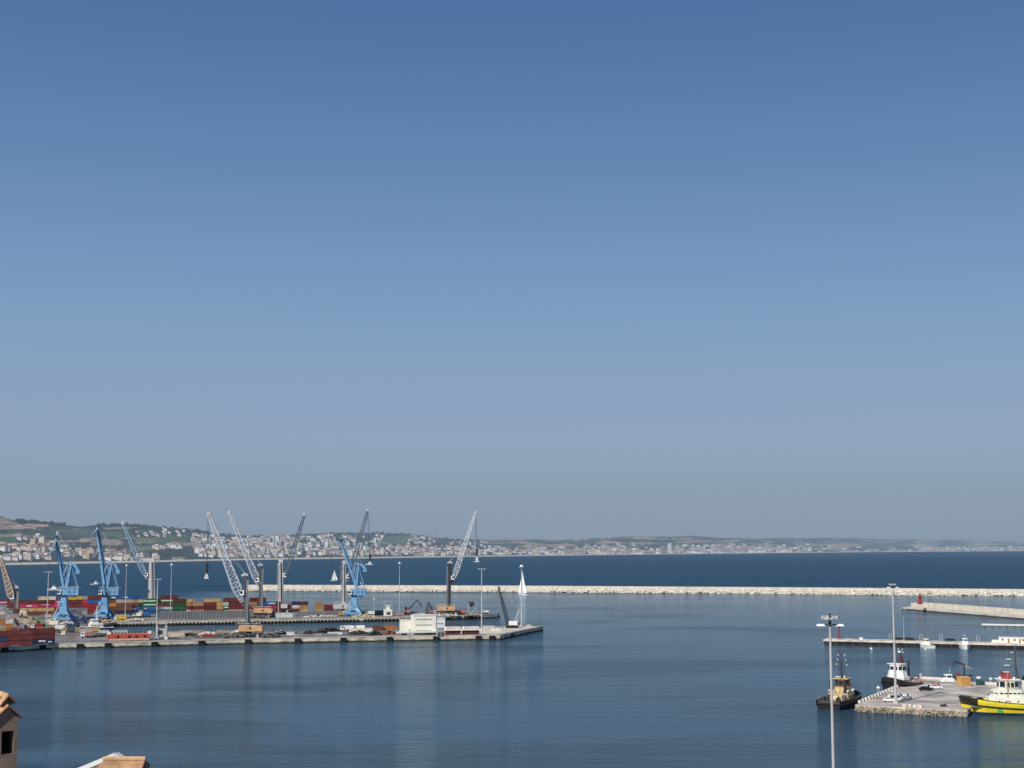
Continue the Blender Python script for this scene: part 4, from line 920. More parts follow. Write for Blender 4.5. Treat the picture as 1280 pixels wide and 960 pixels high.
def mobile_crane(px, py, tower_top, foot, tip, label, house_m, tower_m, boom_m, hook=None, tower_w=3.2, z0=QZ, wide=4.2, cab_y=None, big_house=True, wm=.6, back=None, thick=.28, tw_px=None):
    b = G(px, py, z0); t = thing('harbour_crane', label, 'crane', b, 0, 'mobile harbour cranes with lattice booms')
    tx = X(tw_px or px, tower_top, b); s = -1 if tip[0] < px else 1
    # undercarriage with outriggers
    mb = MB(); mb.box((0, 0, 1.5), (15, 3.4, 1.4)); mb.build('chassis', dark_steel, t)
    for k in range(6):
        for sy in (-1.8, 1.8): MB().disc((-6 + k * 2.4, sy, .75), .75, .8, 12, 'y').build('wheel', black, t)
    for sx in (-1, 1):
        mb = MB(); mb.beam((sx * 5.6, -5.5, 1.4), (sx * 5.6, 5.5, 1.4), .7, .8)
        for sy in (-5.5, 5.5): mb.box((sx * 5.6, sy, .5), (1.1, 1.1, 1.0)); mb.box((sx * 5.6, sy, .12), (2.6, 2.6, .22))
        mb.build('outrigger', grey_steel, t)
    MB().disc((0, 0, 2.5), 1.7, .8, 14).build('slewing_ring', dark, t)
    # superstructure
    mb = MB(); mb.box((-s * 1.2, 0, 4.6), (12.6, 4.6, 3.2)); mb.box((-s * 5.5, 0, 4.4), (3, 4.9, 3.6)); mb.build('machinery_house', house_m, t)
    MB().box((-s * 1.2, 0, 3.05 - .12), (13, 4.9, .3)).build('deck', dark, t)
    for k in range(4): MB().box((-5 + k * 2.6 - s * .8, -2.33, 4.7), (1.4, .1, 1.3)).build('louvre_panel', dark_steel if k == 2 else house_m, t)
    mb = MB()
    for y in (-2.35, 2.35):
        mb.tube((-7.2 - s * .6, y, 7.2), (5.4 - s * .6, y, 7.2), .07, n=3)
        for k in range(6): mb.tube((-7.2 - s * .6 + k * 2.5, y, 6.2), (-7.2 - s * .6 + k * 2.5, y, 7.2), .07, n=3)
    mb.build('railing', light_steel, t)
    # tower
    mb = MB(); mb.taper((tx.x * .2, 0, 6), (tower_w, 2.8, 0), (tx.x, 0, tx.z), (tower_w * .72, 2.0, 0)); mb.build('tower', tower_m, t)
    mb = MB(); mb.taper((tx.x * .2 + tower_w * .2, -1.2, 8), (tower_w * .3, .6, 0), (tx.x + tower_w * .12, -.95, tx.z * .96), (tower_w * .26, .3, 0)); mb.build('tower_recess', dark, t)
    mb = MB(); mb.tube((tx.x + s * -1.4, -1.6, 6.5), (tx.x - s * 1.4, -1.6, tx.z - 2), .14, n=3); mb.tube((tx.x - s * 2.2, -1.6, 6.5), (tx.x - s * 2.2, -1.6, tx.z - 2), .14, n=3)
    for k in range(14):
        z = 7 + (tx.z - 9) * k / 14; mb.tube((tx.x - s * 1.4, -1.6, z), (tx.x - s * 2.2, -1.6, z), .1, n=3)
    mb.build('ladder', grey_steel, t)
    mb = MB(); mb.disc((tx.x, 0, tx.z + .9), .85, .5, 10, 'y'); mb.beam((tx.x - 1.8, 0, tx.z + .2), (tx.x + 1.8, 0, tx.z + .4), 1.2, .8); mb.build('tower_head', light_steel, t)
    cz = X(px, cab_y, b).z if cab_y else tx.z * .72
    cx = tx.x * .6 + s * (tower_w / 2 + 1.0)
    MB().box((cx, -1.0, cz), (2.2, 2.2, 2.6)).build('cab', white, t); MB().box((cx + s * .3, -2.13, cz + .2), (1.4, .08, 1.4)).build('cab_window', glass, t)
    # boom
    f = X(*foot, b); tp = X(*tip, b, -4)
    mb = MB(); mb.lattice(f, tp, 1.0, wide, 1.3, thick, 22, .8, knee=.16); mb.build('boom', boom_m, t)
    tf = Vector((tx.x * f.z / max(tx.z, 1), 0, f.z)); mb = MB(); mb.beam(tf + Vector((0, 0, 1.2)), f, 1.5, 1.2); mb.beam(tf - Vector((0, 0, 2.5)), f, .9, .8); mb.disc(f, .8, 1.6, 10, 'y'); mb.build('boom_bracket', tower_m, t)
    mb = MB(); mb.disc(tp, 1.25, .8, 12, 'y'); mb.box((tp.x - s * .2, tp.y, tp.z + .5), (1.8, 1.4, 2.0)); mb.build('boom_head', light_steel, t)
    mb = MB(); q = f.lerp(tp, .62)
    mb.tube((tx.x, -.6, tx.z + 1), (q.x, q.y, q.z + 1), .11, n=4); mb.tube((tx.x, .6, tx.z + 1), (tp.x, tp.y, tp.z), .09, n=4)
    mb.tube((tx.x * .8, 0, tx.z * .62), f.lerp(tp, .2), .4, .25, 6); mb.build('luffing_rope', grey_steel, t)
    if hook:
        h = X(*hook, b, -4); mb = MB(); h.z += 2
        for d in (-.35, .35): mb.tube((tp.x + d, tp.y, tp.z), (h.x + d, h.y, h.z + 5), .10, n=4)
        mb.build('hoist_rope', dark_steel, t)
        mb = MB(); mb.tube((h.x, h.y, h.z + 5.4), (h.x, h.y, h.z), .9, .6, 8); mb.build('hook_block', dark, t)
        mb = MB(); mb.taper((h.x, h.y, h.z - 2.6), (2.5, 2, 0), (h.x, h.y, h.z), (1.0, 1.0, 0)); mb.build('grab', light_steel, t)
    return t
mobile_crane(311, 796.2, 719.5, (303.5, 754), (261, 643), 'tracked crane with orange house on the front quay and the tallest white lattice boom', orange, dark_steel, boom_white, (258.3, 722), 2.2, wide=4.6, tw_px=306, thick=.19)
mobile_crane(327, 771.6, 707, (326, 736), (286.5, 641), 'crane with orange house on the back quay, dark tower and second white lattice boom', orange, dark_steel, boom_white, None, 2.8, wide=4.2, tw_px=325.5, thick=.21)
mobile_crane(190, 765.6, 700, (183, 722), (153.5, 654.5), 'crane with thick light grey tower and pale blue lattice boom behind the green containers', light_steel, light_steel, boom_cyan, None, 5.4, wide=3.6, thick=.22)
mobile_crane(351, 765.3, 701, (356, 722), (380.5, 643.5), 'crane with light grey tower and blue grey lattice boom leaning right', light_steel, grey_steel, boom_grey, None, 4.2, wide=3.0, thick=.24)
mobile_crane(430, 766, 703, (436, 724), (459.5, 638), 'crane with slim grey tower half hidden by the rightmost blue crane', light_steel, grey_steel, boom_grey, (462.5, 705), 3.2, wide=2.8, tw_px=430.5, thick=.22)
mobile_crane(560, 768.6, 704, (566, 727), (594.5, 641), 'crane with black tower and orange house at the end of the back quay', orange, dark, boom_white, (596, 699), 3.0, wide=3.5, tw_px=562.5, cab_y=722, thick=.22)
# crane at left edge with faded boom
mobile_crane(20, 775, 735, (17, 752), (1, 697), 'crane with faded orange lattice boom at the left edge', boom_tan, dark_steel, boom_tan, None, 2.0, wide=4.4, thick=.42)

# crawler crane with black boom on the quay tip
def crawler(px, py, tip, label):
    b = G(px, py, QZ); t = thing('crawler_crane', label, 'crane', b)
    for s in (-1, 1):
        mb = MB(); mb.box((0, s * 2, .7), (6.4, .9, 1.0)); mb.disc((-3.2, s * 2, .7), .5, .9, 10, 'y'); mb.disc((3.2, s * 2, .7), .5, .9, 10, 'y'); mb.build('track', black, t)
    MB().disc((0, 0, 1.3), 1.4, .7, 12).build('turntable', dark, t)
    mb = MB(); mb.box((.6, 0, 2.9), (6.2, 3.2, 2.4)); mb.build('house', white, t)
    MB().box((3.9, 0, 2.7), (1.4, 3.3, 2.2)).build('counterweight', dark_steel, t)
    MB().box((-2.8, -1.2, 2.9), (1.4, 1.3, 2.4)).build('cab', dark, t)
    tp = X(*tip, b); mb = MB(); mb.lattice((-2.2, 0, 2.2), tp, 1.2, 1.9, .7, .22, 16, .9, knee=.12); mb.build('boom', dark, t)
    mb = MB(); mb.tube((1.5, 0, 4), (4.2, 0, 11), .3, .25); mb.tube((3.2, 0, 4), (4.2, 0, 11), .2); mb.build('gantry', light_steel, t)
    mb = MB(); mb.tube((4.2, 0, 11), tp, .07, n=3); mb.tube(tp, (tp.x, 0, 9), .06, n=3); mb.build('rope', grey_steel, t)
    MB().tube((tp.x, 0, 9), (tp.x, 0, 7.6), .4, .2).build('hook_block', dark, t)
crawler(640, 785, (623, 733), 'small white crawler crane with slender black boom near the quay tip')
def handler(px, py, pts, label, body_m):
    """scrap material handler: wheeled base, cab, two-piece arm and grapple"""
    b = G(px, py, QZ); t = thing('material_handler', label, 'material handler', b)
    MB().box((0, 0, 1.2), (5, 2.6, .9)).build('chassis', dark_steel, t)
    for x in (-1.7, 1.7):
        for y in (-1.3, 1.3): MB().disc((x, y, .6), .6, .6, 10, 'y').build('wheel', black, t)
    MB().box((.3, 0, 2.7), (4.4, 2.6, 1.9)).build('body', body_m, t); MB().box((-.8, -1, 4.6), (1.5, 1.3, 1.9)).build('cab', dark, t)
    P = [X(*q, b) for q in pts]; mb = MB()
    P0 = Vector((.6, 0, 3.4)); mb.beam(P0, P[0], 1.0, 1.0, .8, .8)
    for a, c in zip(P, P[1:]): mb.beam(a, c, .8, .8, .6, .6)
    mb.build('arm', dark, t)
    e = P[-1]; mb = MB()
    for k in range(4):
        a = k * math.pi / 2; mb.tube(e, e + Vector((math.cos(a) * 1.2, math.sin(a) * 1.2, -1.2)), .25, .2, 4); mb.tube(e + Vector((math.cos(a) * 1.2, math.sin(a) * 1.2, -1.2)), e + Vector((math.cos(a) * .3, math.sin(a) * .3, -2.6)), .22, .1, 4)
    mb.build('grapple', dark_steel, t)
handler(509, 768.4, [(515, 757), (521, 750.5), (526, 754)], 'black armed material handler with red body reaching right', pink)
handler(541, 768.2, [(533, 763), (535.5, 752.5), (537, 755)], 'black armed material handler with its arm folded upright', pink)

# ================================================================ QUAY BUILDINGS
def block(t, x, y, z0, W, D, Hh, m, name='wall'):
    return MB().box((x, y, z0 + Hh / 2), (W, D, Hh)).build(name, m, t)
b = G(531, 793.2, QZ); QA = R(15); k = b.y / F
t = thing('port_office', 'white three storey port office with rows of narrow windows', 'building', b, QA)
def lx(px): return (px - 531) * k
hh = lambda pa, pb: (pb - pa) * k
block(t, 0, 4, 0, 28 * k, 8, hh(770, 793.2), cream_white); block(t, 0, 4, hh(770, 793.2), 28.6 * k, 8.6, .35, white, 'roof')
for f in range(3):
    for i in range(20): MB().box((lx(520) + i * k * 1.02, -.04, 2.1 + f * 3.05), (k * .55, .1, .62)).build('window', mat('office_window', (.20, .21, .20), .4), t)
block(t, lx(550.8), 4.2, 0, 11.6 * k, 7.4, hh(774.5, 793.2), white, 'wing'); block(t, lx(550.8), 4.2, hh(774.5, 793.2), 12 * k, 7.8, .3, white, 'roof')
for i in range(4): MB().box((lx(547.5) + i * k * 2, .44, 5.8), (k * 1.1, .1, .7)).build('window', dark_steel, t)
b2 = G(508, 792.6, QZ); t = thing('warehouse', 'plain cream flat roofed block left of the three storey office', 'building', b2, QA)
block(t, 0, 3.5, 0, 11.6 * k, 7, hh(776, 792.6), cream_white); block(t, 0, 3.5, hh(776, 792.6), 12.2 * k, 7.4, .3, white, 'roof'); MB().box((2, -.05, 1.4), (1.5, .1, 2.8)).build('door', grey_steel, t)
b3 = G(551, 796, QZ); t = thing('transformer_kiosk', 'small grey kiosk in front of the office wing', 'kiosk', b3, QA)
block(t, 0, 1.5, 0, 8.2 * k, 3, hh(785.5, 796) - .3, mat('kiosk_grey', (.36, .37, .38), .8)); block(t, 0, 1.5, hh(785.5, 796) - .3, 8.8 * k, 3.4, .3, light_steel, 'roof')
for i in range(2): MB().box((-1 + i * 2, -.05, 1.3), (1.5, .1, 2.2)).build('door', dark_steel, t)
def trailer(pxa, pxb, py, label, body, h=2.6):
    a = G(pxa, py, QZ); c = G(pxb, py - .022 * (pxb - pxa), QZ); d = c - a; L = d.length; t = thing('truck_trailer', label, 'trailer', a, math.atan2(d.y, d.x))
    MB().box((L / 2, 0, 1.1 + h / 2), (L, 2.5, h)).build('box_body', body, t)
    MB().box((L / 2, 0, .95), (L * .96, 1.2, .25)).build('chassis', dark, t)
    for x in (L * .15, L * .22, L * .78, L * .85):
        for y in (-1.0, 1.0): MB().disc((x, y, .5), .5, .35, 10, 'y').build('wheel', black, t)
trailer(496, 546, 794.2, 'very long low white trailer parked before the office', white, .9)
def shed(pxa, pxb, py, label):
    a = G(pxa, py, QZ); c = G(pxb, py - .02 * (pxb - pxa), QZ); d = c - a; L = d.length; t = thing('open_shed', label, 'shed', a, math.atan2(d.y, d.x))
    MB().box((L / 2, 2.6, 1.25), (L - .6, 4.4, 2.4)).build('wall', mat('shed_dark_red', (.13, .04, .03), .8, .3), t)
    mb = MB(); b_ = 0
    mb.side_prism([(-.3, 2.6), (L + .3, 2.6), (L + .3, 2.9), (-.3, 2.9)], -.3, 5.6); mb.side_prism([(0, 2.9), (L, 2.9), (L - .3, 4.6), (.3, 4.6)], .4, 5.0); mb.build('roof', mat('shed_roof', (.72, .62, .57), .8, .15), t)
    for i in range(int(L / 3)): MB().box((1.5 + i * 3, .36, 1.3), (.2, .1, 2.3)).build('post', dark, t)
shed(558, 577, 794.6, 'low shed with pale pink roof and dark red front, right of the office'); shed(580, 600, 794.3, 'low shed with pale pink roof and dark red front, nearest the quay bend')
# sentry cabins on back quay
b = G(485.5, 770, QZ); t = thing('control_cabin', 'white control cabin with an open steel frame on its roof', 'cabin', b, QA)
k2 = b.y / F; block(t, 0, 2, 0, 9.5 * k2, 4, 8 * k2, cream_white); MB().box((0, -.05, 3.2 * k2), (4.6 * k2, .1, 3.4 * k2)).build('window', mat('brown_window', (.12, .07, .06), .5), t)
block(t, 0, 2, 8 * k2, 4.2 * k2, 2.4, 5.4 * k2, cream_white, 'upper_cabin')
mb = MB()
for x in (-4.6 * k2, 4.6 * k2):
    for y in (.3, 3.7): mb.tube((x, y, 8 * k2), (x, y, 18 * k2), .15, n=4)
for z in (13 * k2, 18 * k2):
    for y in (.3, 3.7): mb.tube((-4.6 * k2, y, z), (4.6 * k2, y, z), .12, n=4)
    for x in (-4.6 * k2, 4.6 * k2): mb.tube((x, .3, z), (x, 3.7, z), .12, n=4)
mb.build('steel_frame', grey_steel, t)
# hopper at quay end
b = G(589, 768, QZ); t = thing('loading_hopper', 'dark funnel hopper on a light steel frame at the end of the back quay', 'hopper', b, QA)
mb = MB(); mb.taper((0, 0, 5), (1.6, 1.6, 0), (0, 0, 8.8), (4.6, 4, 0)); mb.build('funnel', dark_steel, t)
mb = MB()
for x in (-2, 3.4):
    for y in (-1.6, 1.6): mb.tube((x, y, 0), (x, y, 9), .16, n=4)
mb.tube((-2, -1.6, 4.6), (3.4, -1.6, 4.6), .14, n=4); mb.tube((-2, -1.6, 0), (3.4, -1.6, 4.6), .12, n=4); mb.tube((3.4, -1.6, 4.6), (5.4, -1.6, 0), .18, n=4); mb.build('frame', light_steel, t)
# fence along the back quay
def fence(pa, pb, n, label, h=2.4, m=fence_m, panel=True):
    a, c = G(*pa, QZ), G(*pb, QZ); d = c - a; L = d.length; t = thing('barrier_fence', label, 'fence', a, math.atan2(d.y, d.x))
    if panel: MB().box((L / 2, .1, h / 2), (L, .12, h - .1)).build('panel', m, t)
    for i in range(n + 1): MB().box((L * i / n, -.1, h / 2 + .05), (.22, .3, h + .1)).build('post', fence_m, t)
    MB().box((L / 2, -.05, h + .12), (L, .35, .2)).build('rail', light_steel, t)
fence((197, 773.6), (343, 771.2), 44, 'grey panel fence with pale posts below the green and red containers', 4.6, mat('fence_panel', (.17, .18, .19), .8))
fence((372, 770.6), (480, 768.8), 34, 'grey panel fence with pale posts right of the grey billboards', 3.2, mat('fence_panel2', (.2, .2, .2), .8))
fence((494, 768.6), (548, 767.6), 16, 'low pale fence behind the material handlers', 2.0, mat('fence_panel3', (.4, .4, .4), .8))
for pxc, lb in ((351, 'the left one'), (362.5, 'the right one')):
    b = G(pxc, 772, QZ); t = thing('white_tarp_box', 'white grey covered cargo box on the back quay, %s of a pair' % lb, 'cargo box', b, QA)
    MB().box((0, 1.2, 1.5), (5.9, 2.4, 3.0)).build('body', mat('tarp_white', (.60, .61, .60), .8, .2), t); MB().box((0, 1.2, 3.1), (6.1, 2.6, .15)).build('cover', light_steel, t)

# ================================================================ CLUTTER ON THE QUAYS
def heap(px, py, wpx, hpx, m, label, n=60, name='scrap_heap', cat='heap', dpt=4):
    b = G(px, py, QZ); k = b.y / F; W = wpx * k / 2; Hh = hpx * k; q = random.Random(int(px * 31)); mb = MB()
    for i in range(n):
        x = q.uniform(-1, 1); y = q.uniform(-1, 1); lim = Hh * (1 - .75 * x * x) * (1 - .4 * y * y)
        mb.rock((x * W, y * dpt, q.uniform(0, lim * .85)), q.uniform(.5, 1.1), i + int(px), flat=.7)
    return tag(mb.build(name, m, loc=b, rz=QA), label, cat, kind='stuff')
heap(292, 797.2, 24, 6.5, scrap, 'grey scrap metal heap left of the orange tracked crane', 70)
heap(338, 797, 22, 7.5, scrap, 'grey scrap metal heap right of the orange tracked crane', 70)
heap(351, 792.5, 26, 5, heap_m, 'pale pink rubble heap behind the scrap', 60)
heap(388, 791.8, 15, 5, scrap_dk, 'low dark scrap heap left of the long black heap', 50)
heap(411, 790.8, 29, 7.5, scrap_dk, 'long black scrap heap on the front quay', 120)
heap(447.5, 792.6, 22, 5, scrap_dk, 'dark mound before the white bunker wall', 70)
heap(468, 793.6, 14, 6.5, mat('dark_green_scrap', (.03, .06, .045), .9, .4), 'dark green heap right of the white bunker', 50)
heap(486, 792.8, 18, 5, mat('rusty_scrap', (.20, .08, .05), .9, .5, .6), 'rusty brown heap below the orange container', 60)
heap(236, 794.5, 16, 4, scrap_dk, 'row of dark scrap bundles right of the cream heap', 40)
heap(277, 796, 26, 5, scrap, 'tangled grey scrap beside the red pipes', 70)
heap(127, 796, 24, 5, mat('dark_dirt', (.10, .09, .08), .95, .5), 'dark earth heap left of the red barge', 60)
heap(69, 790.5, 16, 5, scrap, 'mixed heap right of the waterside containers', 50)
heap(455, 771.4, 30, 3.6, mat('yellow_sacks', (.55, .47, .27), .9, .5, .8), 'yellow and cream sacks piled by the rightmost blue crane', 90, 'sack_pile', 'sacks')
heap(138, 777.4, 34, 2.6, mat('yellow_cones', (.50, .38, .18), .9, .6, .8), 'yellow and cream pallets piled along the closed basin end', 110, 'pallet_pile', 'pallets', 2)
PALE = mat('pale_bales', (.62, .58, .50), .9, .55, .9); MIX = mat('mixed_goods', (.36, .30, .20), .9, .8, 1.1); OLV = mat('olive_goods', (.22, .24, .14), .9, .8, 1.0); BLU = mat('blue_grey_goods', (.12, .15, .20), .9, .7, 1.0)
for hx, hy, hw, hh_, hm_, hl in ((84, 781, 16, 5, PALE, 'pale bales piled right of the leftmost blue crane foot'), (98, 789, 18, 5, MIX, 'mixed brown goods left of the tan container'), (46, 780, 20, 6, OLV, 'olive goods piled before the tan containers'),
        (110, 775, 18, 5, PALE, 'cream bales between the two left blue cranes'), (92, 775, 16, 7, BLU, 'blue grey goods behind the navy reach stacker'), (66, 777, 14, 5, PALE, 'white bales left of the leftmost blue crane foot'), (76, 785, 18, 5, MIX, 'mixed goods in front of the leftmost blue crane'),
        (30, 777, 16, 5, PALE, 'pale bales behind the pale containers'), (303, 791, 26, 4, PALE, 'pale rubble strip behind the orange tracked crane'), (168, 775.5, 22, 2.6, PALE, 'row of white sacks on the back quay below the blue containers'),
        (322, 772.4, 26, 4, scrap, 'grey scrap around the wheels of the second orange house'), (400, 771, 40, 1.8, PALE, 'strip of white sacks on the back quay below the tan tower'), (555, 770, 40, 2.6, PALE, 'pale stone blocks under the black tower crane'), (592, 769.4, 20, 2.4, MIX, 'brown goods at the hopper'),
        (260, 793, 20, 3, PALE, 'pale stone strip behind the red pipes'), (590, 789.5, 22, 2.2, PALE, 'pale stone strip behind the pink roofed sheds')):
    heap(hx, hy, hw, hh_, hm_, hl, 70, 'goods_pile', 'goods', 2.5)
def slabbox(px, py, wpx, hpx, m, name, label, cat, d=3, lid=None):
    b = G(px, py, QZ); k = b.y / F; t = thing(name, label, cat, b, QA); w = wpx * k; h = hpx * k
    MB().box((0, 0, h / 2), (w, d, h)).build('body', m, t); MB().box((0, 0, h + .1), (w + .3, d + .3, .2)).build('lid', lid or m, t)
    mb = MB()
    for i in range(max(2, int(w / 1.5))): mb.box((-w / 2 + .5 + i * 1.5, -d / 2 - .05, h / 2), (.15, .12, h * .95))
    mb.build('rib', lid or m, t); return t
slabbox(451, 789.6, 28, 3.6, cream_white, 'storage_bunker', 'low white bunker wall behind the dark mound', 'bunker')
slabbox(220.5, 795.6, 19, 5.2, mat('cream_tarp', (.66, .54, .42), .8), 'covered_cargo', 'cream tarpaulin covered cargo right of the grey portal frame', 'cargo')
slabbox(363, 793.6, 8.5, 3.0, white, 'white_tank', 'small white tank right of the pale rubble', 'tank')
slabbox(417, 791.8, 14, 1.2, white, 'white_pallet', 'thin white slab on the ground below the black heap', 'slab')
slabbox(8, 1, 1, 1, white, 'skip', 'x', 'x') if False else None
for (xa, xb, lb) in ((101, 115, 'left one nearest the yard'), (123, 136, 'middle one behind the red barge'), (140, 159, 'right one behind the red barge')):
    slabbox((xa + xb) / 2, 791.3, xb - xa, 3.2, mat('barrier_grey', (.50, .51, .50), .9, .2), 'concrete_barrier', 'pale concrete barrier along the basin, ' + lb, 'barrier', 1.2)
for (x_, y_, w_, c_, lb) in ((240, 791, 30, heap_m, 'long pale stone wall along the basin behind the dark bundles'), (281, 790.8, 20, heap_m, 'short pale stone wall behind the tangled scrap'), (620, 788.6, 12, cream_white, 'low white block right of the pink roofed sheds'), (611, 785.2, 14, cream_stone, 'cream stack of slabs by the T headed lamp near the quay bend')):
    slabbox(x_, y_, w_, 2.6, c_, 'stone_wall' if 'wall' in lb else 'slab_stack', lb, 'wall' if 'wall' in lb else 'slabs', 1.6)
for k_, (bx_, by_, bw_, bh_, bm_, bl_) in enumerate([(79, 793, 5, 3, cream_white, 'white cabinet in front of the leftmost blue crane near the mixed goods'), (90, 797, 6, 2.4, mat('crate_rust', (.30, .13, .08), .8, .3), 'rusty flat crate on the bare quay right of the waterside stack'),
        (96, 782, 5, 3.2, mat('crate_navy', (.04, .07, .15), .7), 'navy crate behind the moored white ship'), (60, 771.5, 7, 3, cream_stone, 'cream crate at the foot of the leftmost blue crane, left side'), (103, 796.5, 4, 3, white, 'small white booth left of the pink loaded lorry'),
        (228, 797.3, 6, 2.2, grey_steel, 'grey steel crate in front of the cream covered cargo'), (246, 797.2, 7, 2.0, mat('crate_brown', (.22, .14, .09), .8, .3), 'brown flat crate left of the red pipes'), (371, 795.5, 6, 1.8, heap_m, 'pale stone block right of the white tank'),
        (398, 794.2, 8, 1.6, grey_steel, 'grey plate stack in front of the low dark heap'), (425, 793, 5, 2.4, white, 'white box between the black heap and the dark mound'), (500, 771.2, 5, 2.6, pink, 'faded red crate left of the red bodied material handler'),
        (527, 769.6, 6, 2.4, white, 'white crate between the two material handlers'), (626, 786, 5, 2.0, grey_steel, 'grey crate left of the white crawler crane'), (661, 782.8, 4, 1.4, cream_stone, 'cream block near the green beacon')]):
    slabbox(bx_, by_, bw_, bh_, bm_, 'cargo_crate', bl_, 'crate', 2.2)
# red barge ashore
def barge():
    a = G(134, 801.2, QZ); k = a.y / F; L = 52 * k; t = thing('red_barge', 'long red barge section laid on the front quay with black openings', 'barge', a, A1)
    mb = MB(); n = 10
    mb.side_prism([(1.2, .4), (L - 2, .4), (L, 1.6), (L - .6, 3.2), (0, 3.2), (0, 1.4)], -1.8, 2.6); mb.build('hull', brick_red, t)
    MB().box((L * .5, -1.86, .6), (L * .92, .1, .9)).build('boot_band', mat('barge_pale', (.62, .45, .38), .7), t)
    mb = MB(); mb.box((L * .5, .4, 3.35), (L * .98, 4.2, .22)); mb.build('deck', mat('barge_deck', (.55, .2, .14), .7), t)
    for x in (.24, .5, .66, .86): MB().box((L * x, -1.86, 2.1), (1.3, .12, 1.0)).build('opening', black, t)
    for i in range(13): MB().tube((1 + i * L / 13.5, 1.9, 3.4), (1 + i * L / 13.5, 1.9, 4.3), .35, .35, 8).build('bitt', dark, t)
    for x in (.03, .97): MB().box((L * x, -.4, 3.9), (1.6, 1.8, 1.4)).build('cabin', white, t)
barge()
# grey portal frame machine
b = G(201.5, 799, QZ); k = b.y / F; t = thing('straddle_carrier', 'grey steel straddle frame right of the red barge', 'straddle frame', b, QA)
for x in (-5.5 * k, 5.5 * k):
    mb = MB(); mb.box((x, -1.5, 8.5 * k), (1.0, .8, 17 * k)); mb.box((x, 2.5, 8.5 * k), (1.0, .8, 17 * k)); mb.build('leg', light_steel, t)
    MB().box((x, .5, .5), (1.6, 6.5, 1.0)).build('bogie', white, t)
mb = MB(); mb.box((0, -1.5, 20 * k), (14 * k, 1.0, 3 * k)); mb.box((0, 2.5, 20 * k), (14 * k, 1.0, 3 * k)); mb.build('top_beam', mat('frame_tan', (.5, .42, .36), .7), t)
MB().box((0, .5, 8 * k), (9 * k, 3.4, 10 * k)).build('machine_box', light_steel, t); MB().box((-.5, -1.22, 8.5 * k), (5 * k, .1, 5 * k)).build('opening', dark, t)
mb = MB(); mb.tube((-5.5 * k, -1.5, 1), (-12 * k, -1.5, 11 * k), .5, .3, 6); mb.tube((-12 * k, -1.5, 11 * k), (-15 * k, -1.5, 8 * k), .4, .2, 6); mb.build('conveyor_arm', mat('conveyor_olive', (.25, .28, .22), .7), t)
# red pipes
b = G(262, 796.5, QZ); t = thing('pipe_rack', 'rack of dark red pipes on the front quay', 'pipe rack', b, QA); mb = MB()
pr_ = mat('pipe_red', (.28, .07, .06), .6)
for i in range(4): MB().tube((-4, -1 + i * .9, .45), (4.5, -1 + i * .9, .45), .42, n=8).build('pipe', pr_, t)
for i in range(3): MB().tube((-4, -.6 + i * .9, 1.2), (4.5, -.6 + i * .9, 1.2), .42, n=8).build('pipe', pr_, t)
for x in (-2.5, 0, 3): MB().tube((x, -1.6, 0), (x, -1.6, 3.6), .12, n=4).build('upright', red, t)
# vehicles
def truck(px, py, cabc, bodyc, label, L=8, rz=QA, loc=None, hb=2.2):
    b = loc or G(px, py, QZ); t = thing('truck', label, 'truck', b, rz)
    MB().box((0, 0, .85), (L, 1.3, .3)).build('chassis', dark, t)
    mb = MB(); mb.side_prism([(-L / 2, .9), (-L / 2 + 2, .9), (-L / 2 + 2, 3.1), (-L / 2 + .5, 3.1), (-L / 2, 2.1)], -1.15, 1.15); mb.build('cab', cabc, t)
    MB().box((-L / 2 + 1, 0, 2.4), (1.2, 2.36, .7)).build('window', glass, t)
    MB().box((1.2, 0, 1.1 + hb / 2), (L - 2.6, 2.4, hb)).build('cargo_body', bodyc, t)
    for x in (-L / 2 + 1, L / 2 - 1, L / 2 - 2.3):
        for y in (-1.05, 1.05): MB().disc((x, y, .5), .5, .35, 10, 'y').build('wheel', black, t)
    return t
def stacker(px, py, m, label, s=1):
    b = G(px, py, QZ); t = thing('reach_stacker', label, 'reach stacker', b, QA)
    MB().box((0, 0, 1.5), (7, 2.8, 1.4)).build('body', m, t); MB().box((2.8, 0, 2.6), (1.4, 2.8, 1.2)).build('counterweight', m, t)
    MB().box((.8, 0, 3.1), (1.5, 1.4, 1.8)).build('cab', dark, t)
    for x in (-2.4, 2.4):
        for y in (-1.5, 1.5): MB().disc((x, y, .85), .85, .7, 12, 'y').build('wheel', black, t)
    MB().beam((2.6, 0, 3.6), (-5.2 * s, 0, 8.2), .8, 1.0, .6, .7).build('boom', m, t)
    mb = MB(); mb.box((-5.2 * s, 0, 7.3), (.9, 1.2, 1.6)); mb.box((-5.2 * s, 0, 6.5), (1.8, 6, .4)); mb.build('spreader', dark_steel, t)
stacker(38, 783, yellow, 'yellow reach stacker with raised boom behind the waterside stack'); stacker(30, 790, cream, 'cream yellow reach stacker half hidden by the waterside containers')
stacker(53, 789, mat('stacker_green', (.20, .27, .16), .6), 'olive green reach stacker right beside the T headed lamp'); stacker(92, 785, mat('stacker_navy', (.03, .05, .12), .5), 'navy reach stacker between the two left blue cranes')
stacker(102, 779, mat('stacker_dark_blue', (.03, .07, .18), .5), 'dark blue reach stacker behind the moored white ship')
truck(64, 783, white, cream_white, 'white lorry parked left of the leftmost blue crane foot'); truck(72, 789, cream, white, 'lorry with cream cab and white body in front of the leftmost blue crane')
truck(47, 786.6, white, red, 'white lorry with a red load behind the waterside stack'); truck(86, 791, yellow, dark_steel, 'yellow cabbed lorry with dark body near the tan container', 7)
truck(181, 771.6, white, beige if False else mat('lorry_blue', (.04, .13, .33), .6), 'white lorry with blue body below the blue containers'); truck(169, 772, light_steel, cream_white, 'lorry with cream body left of the white and blue lorry')
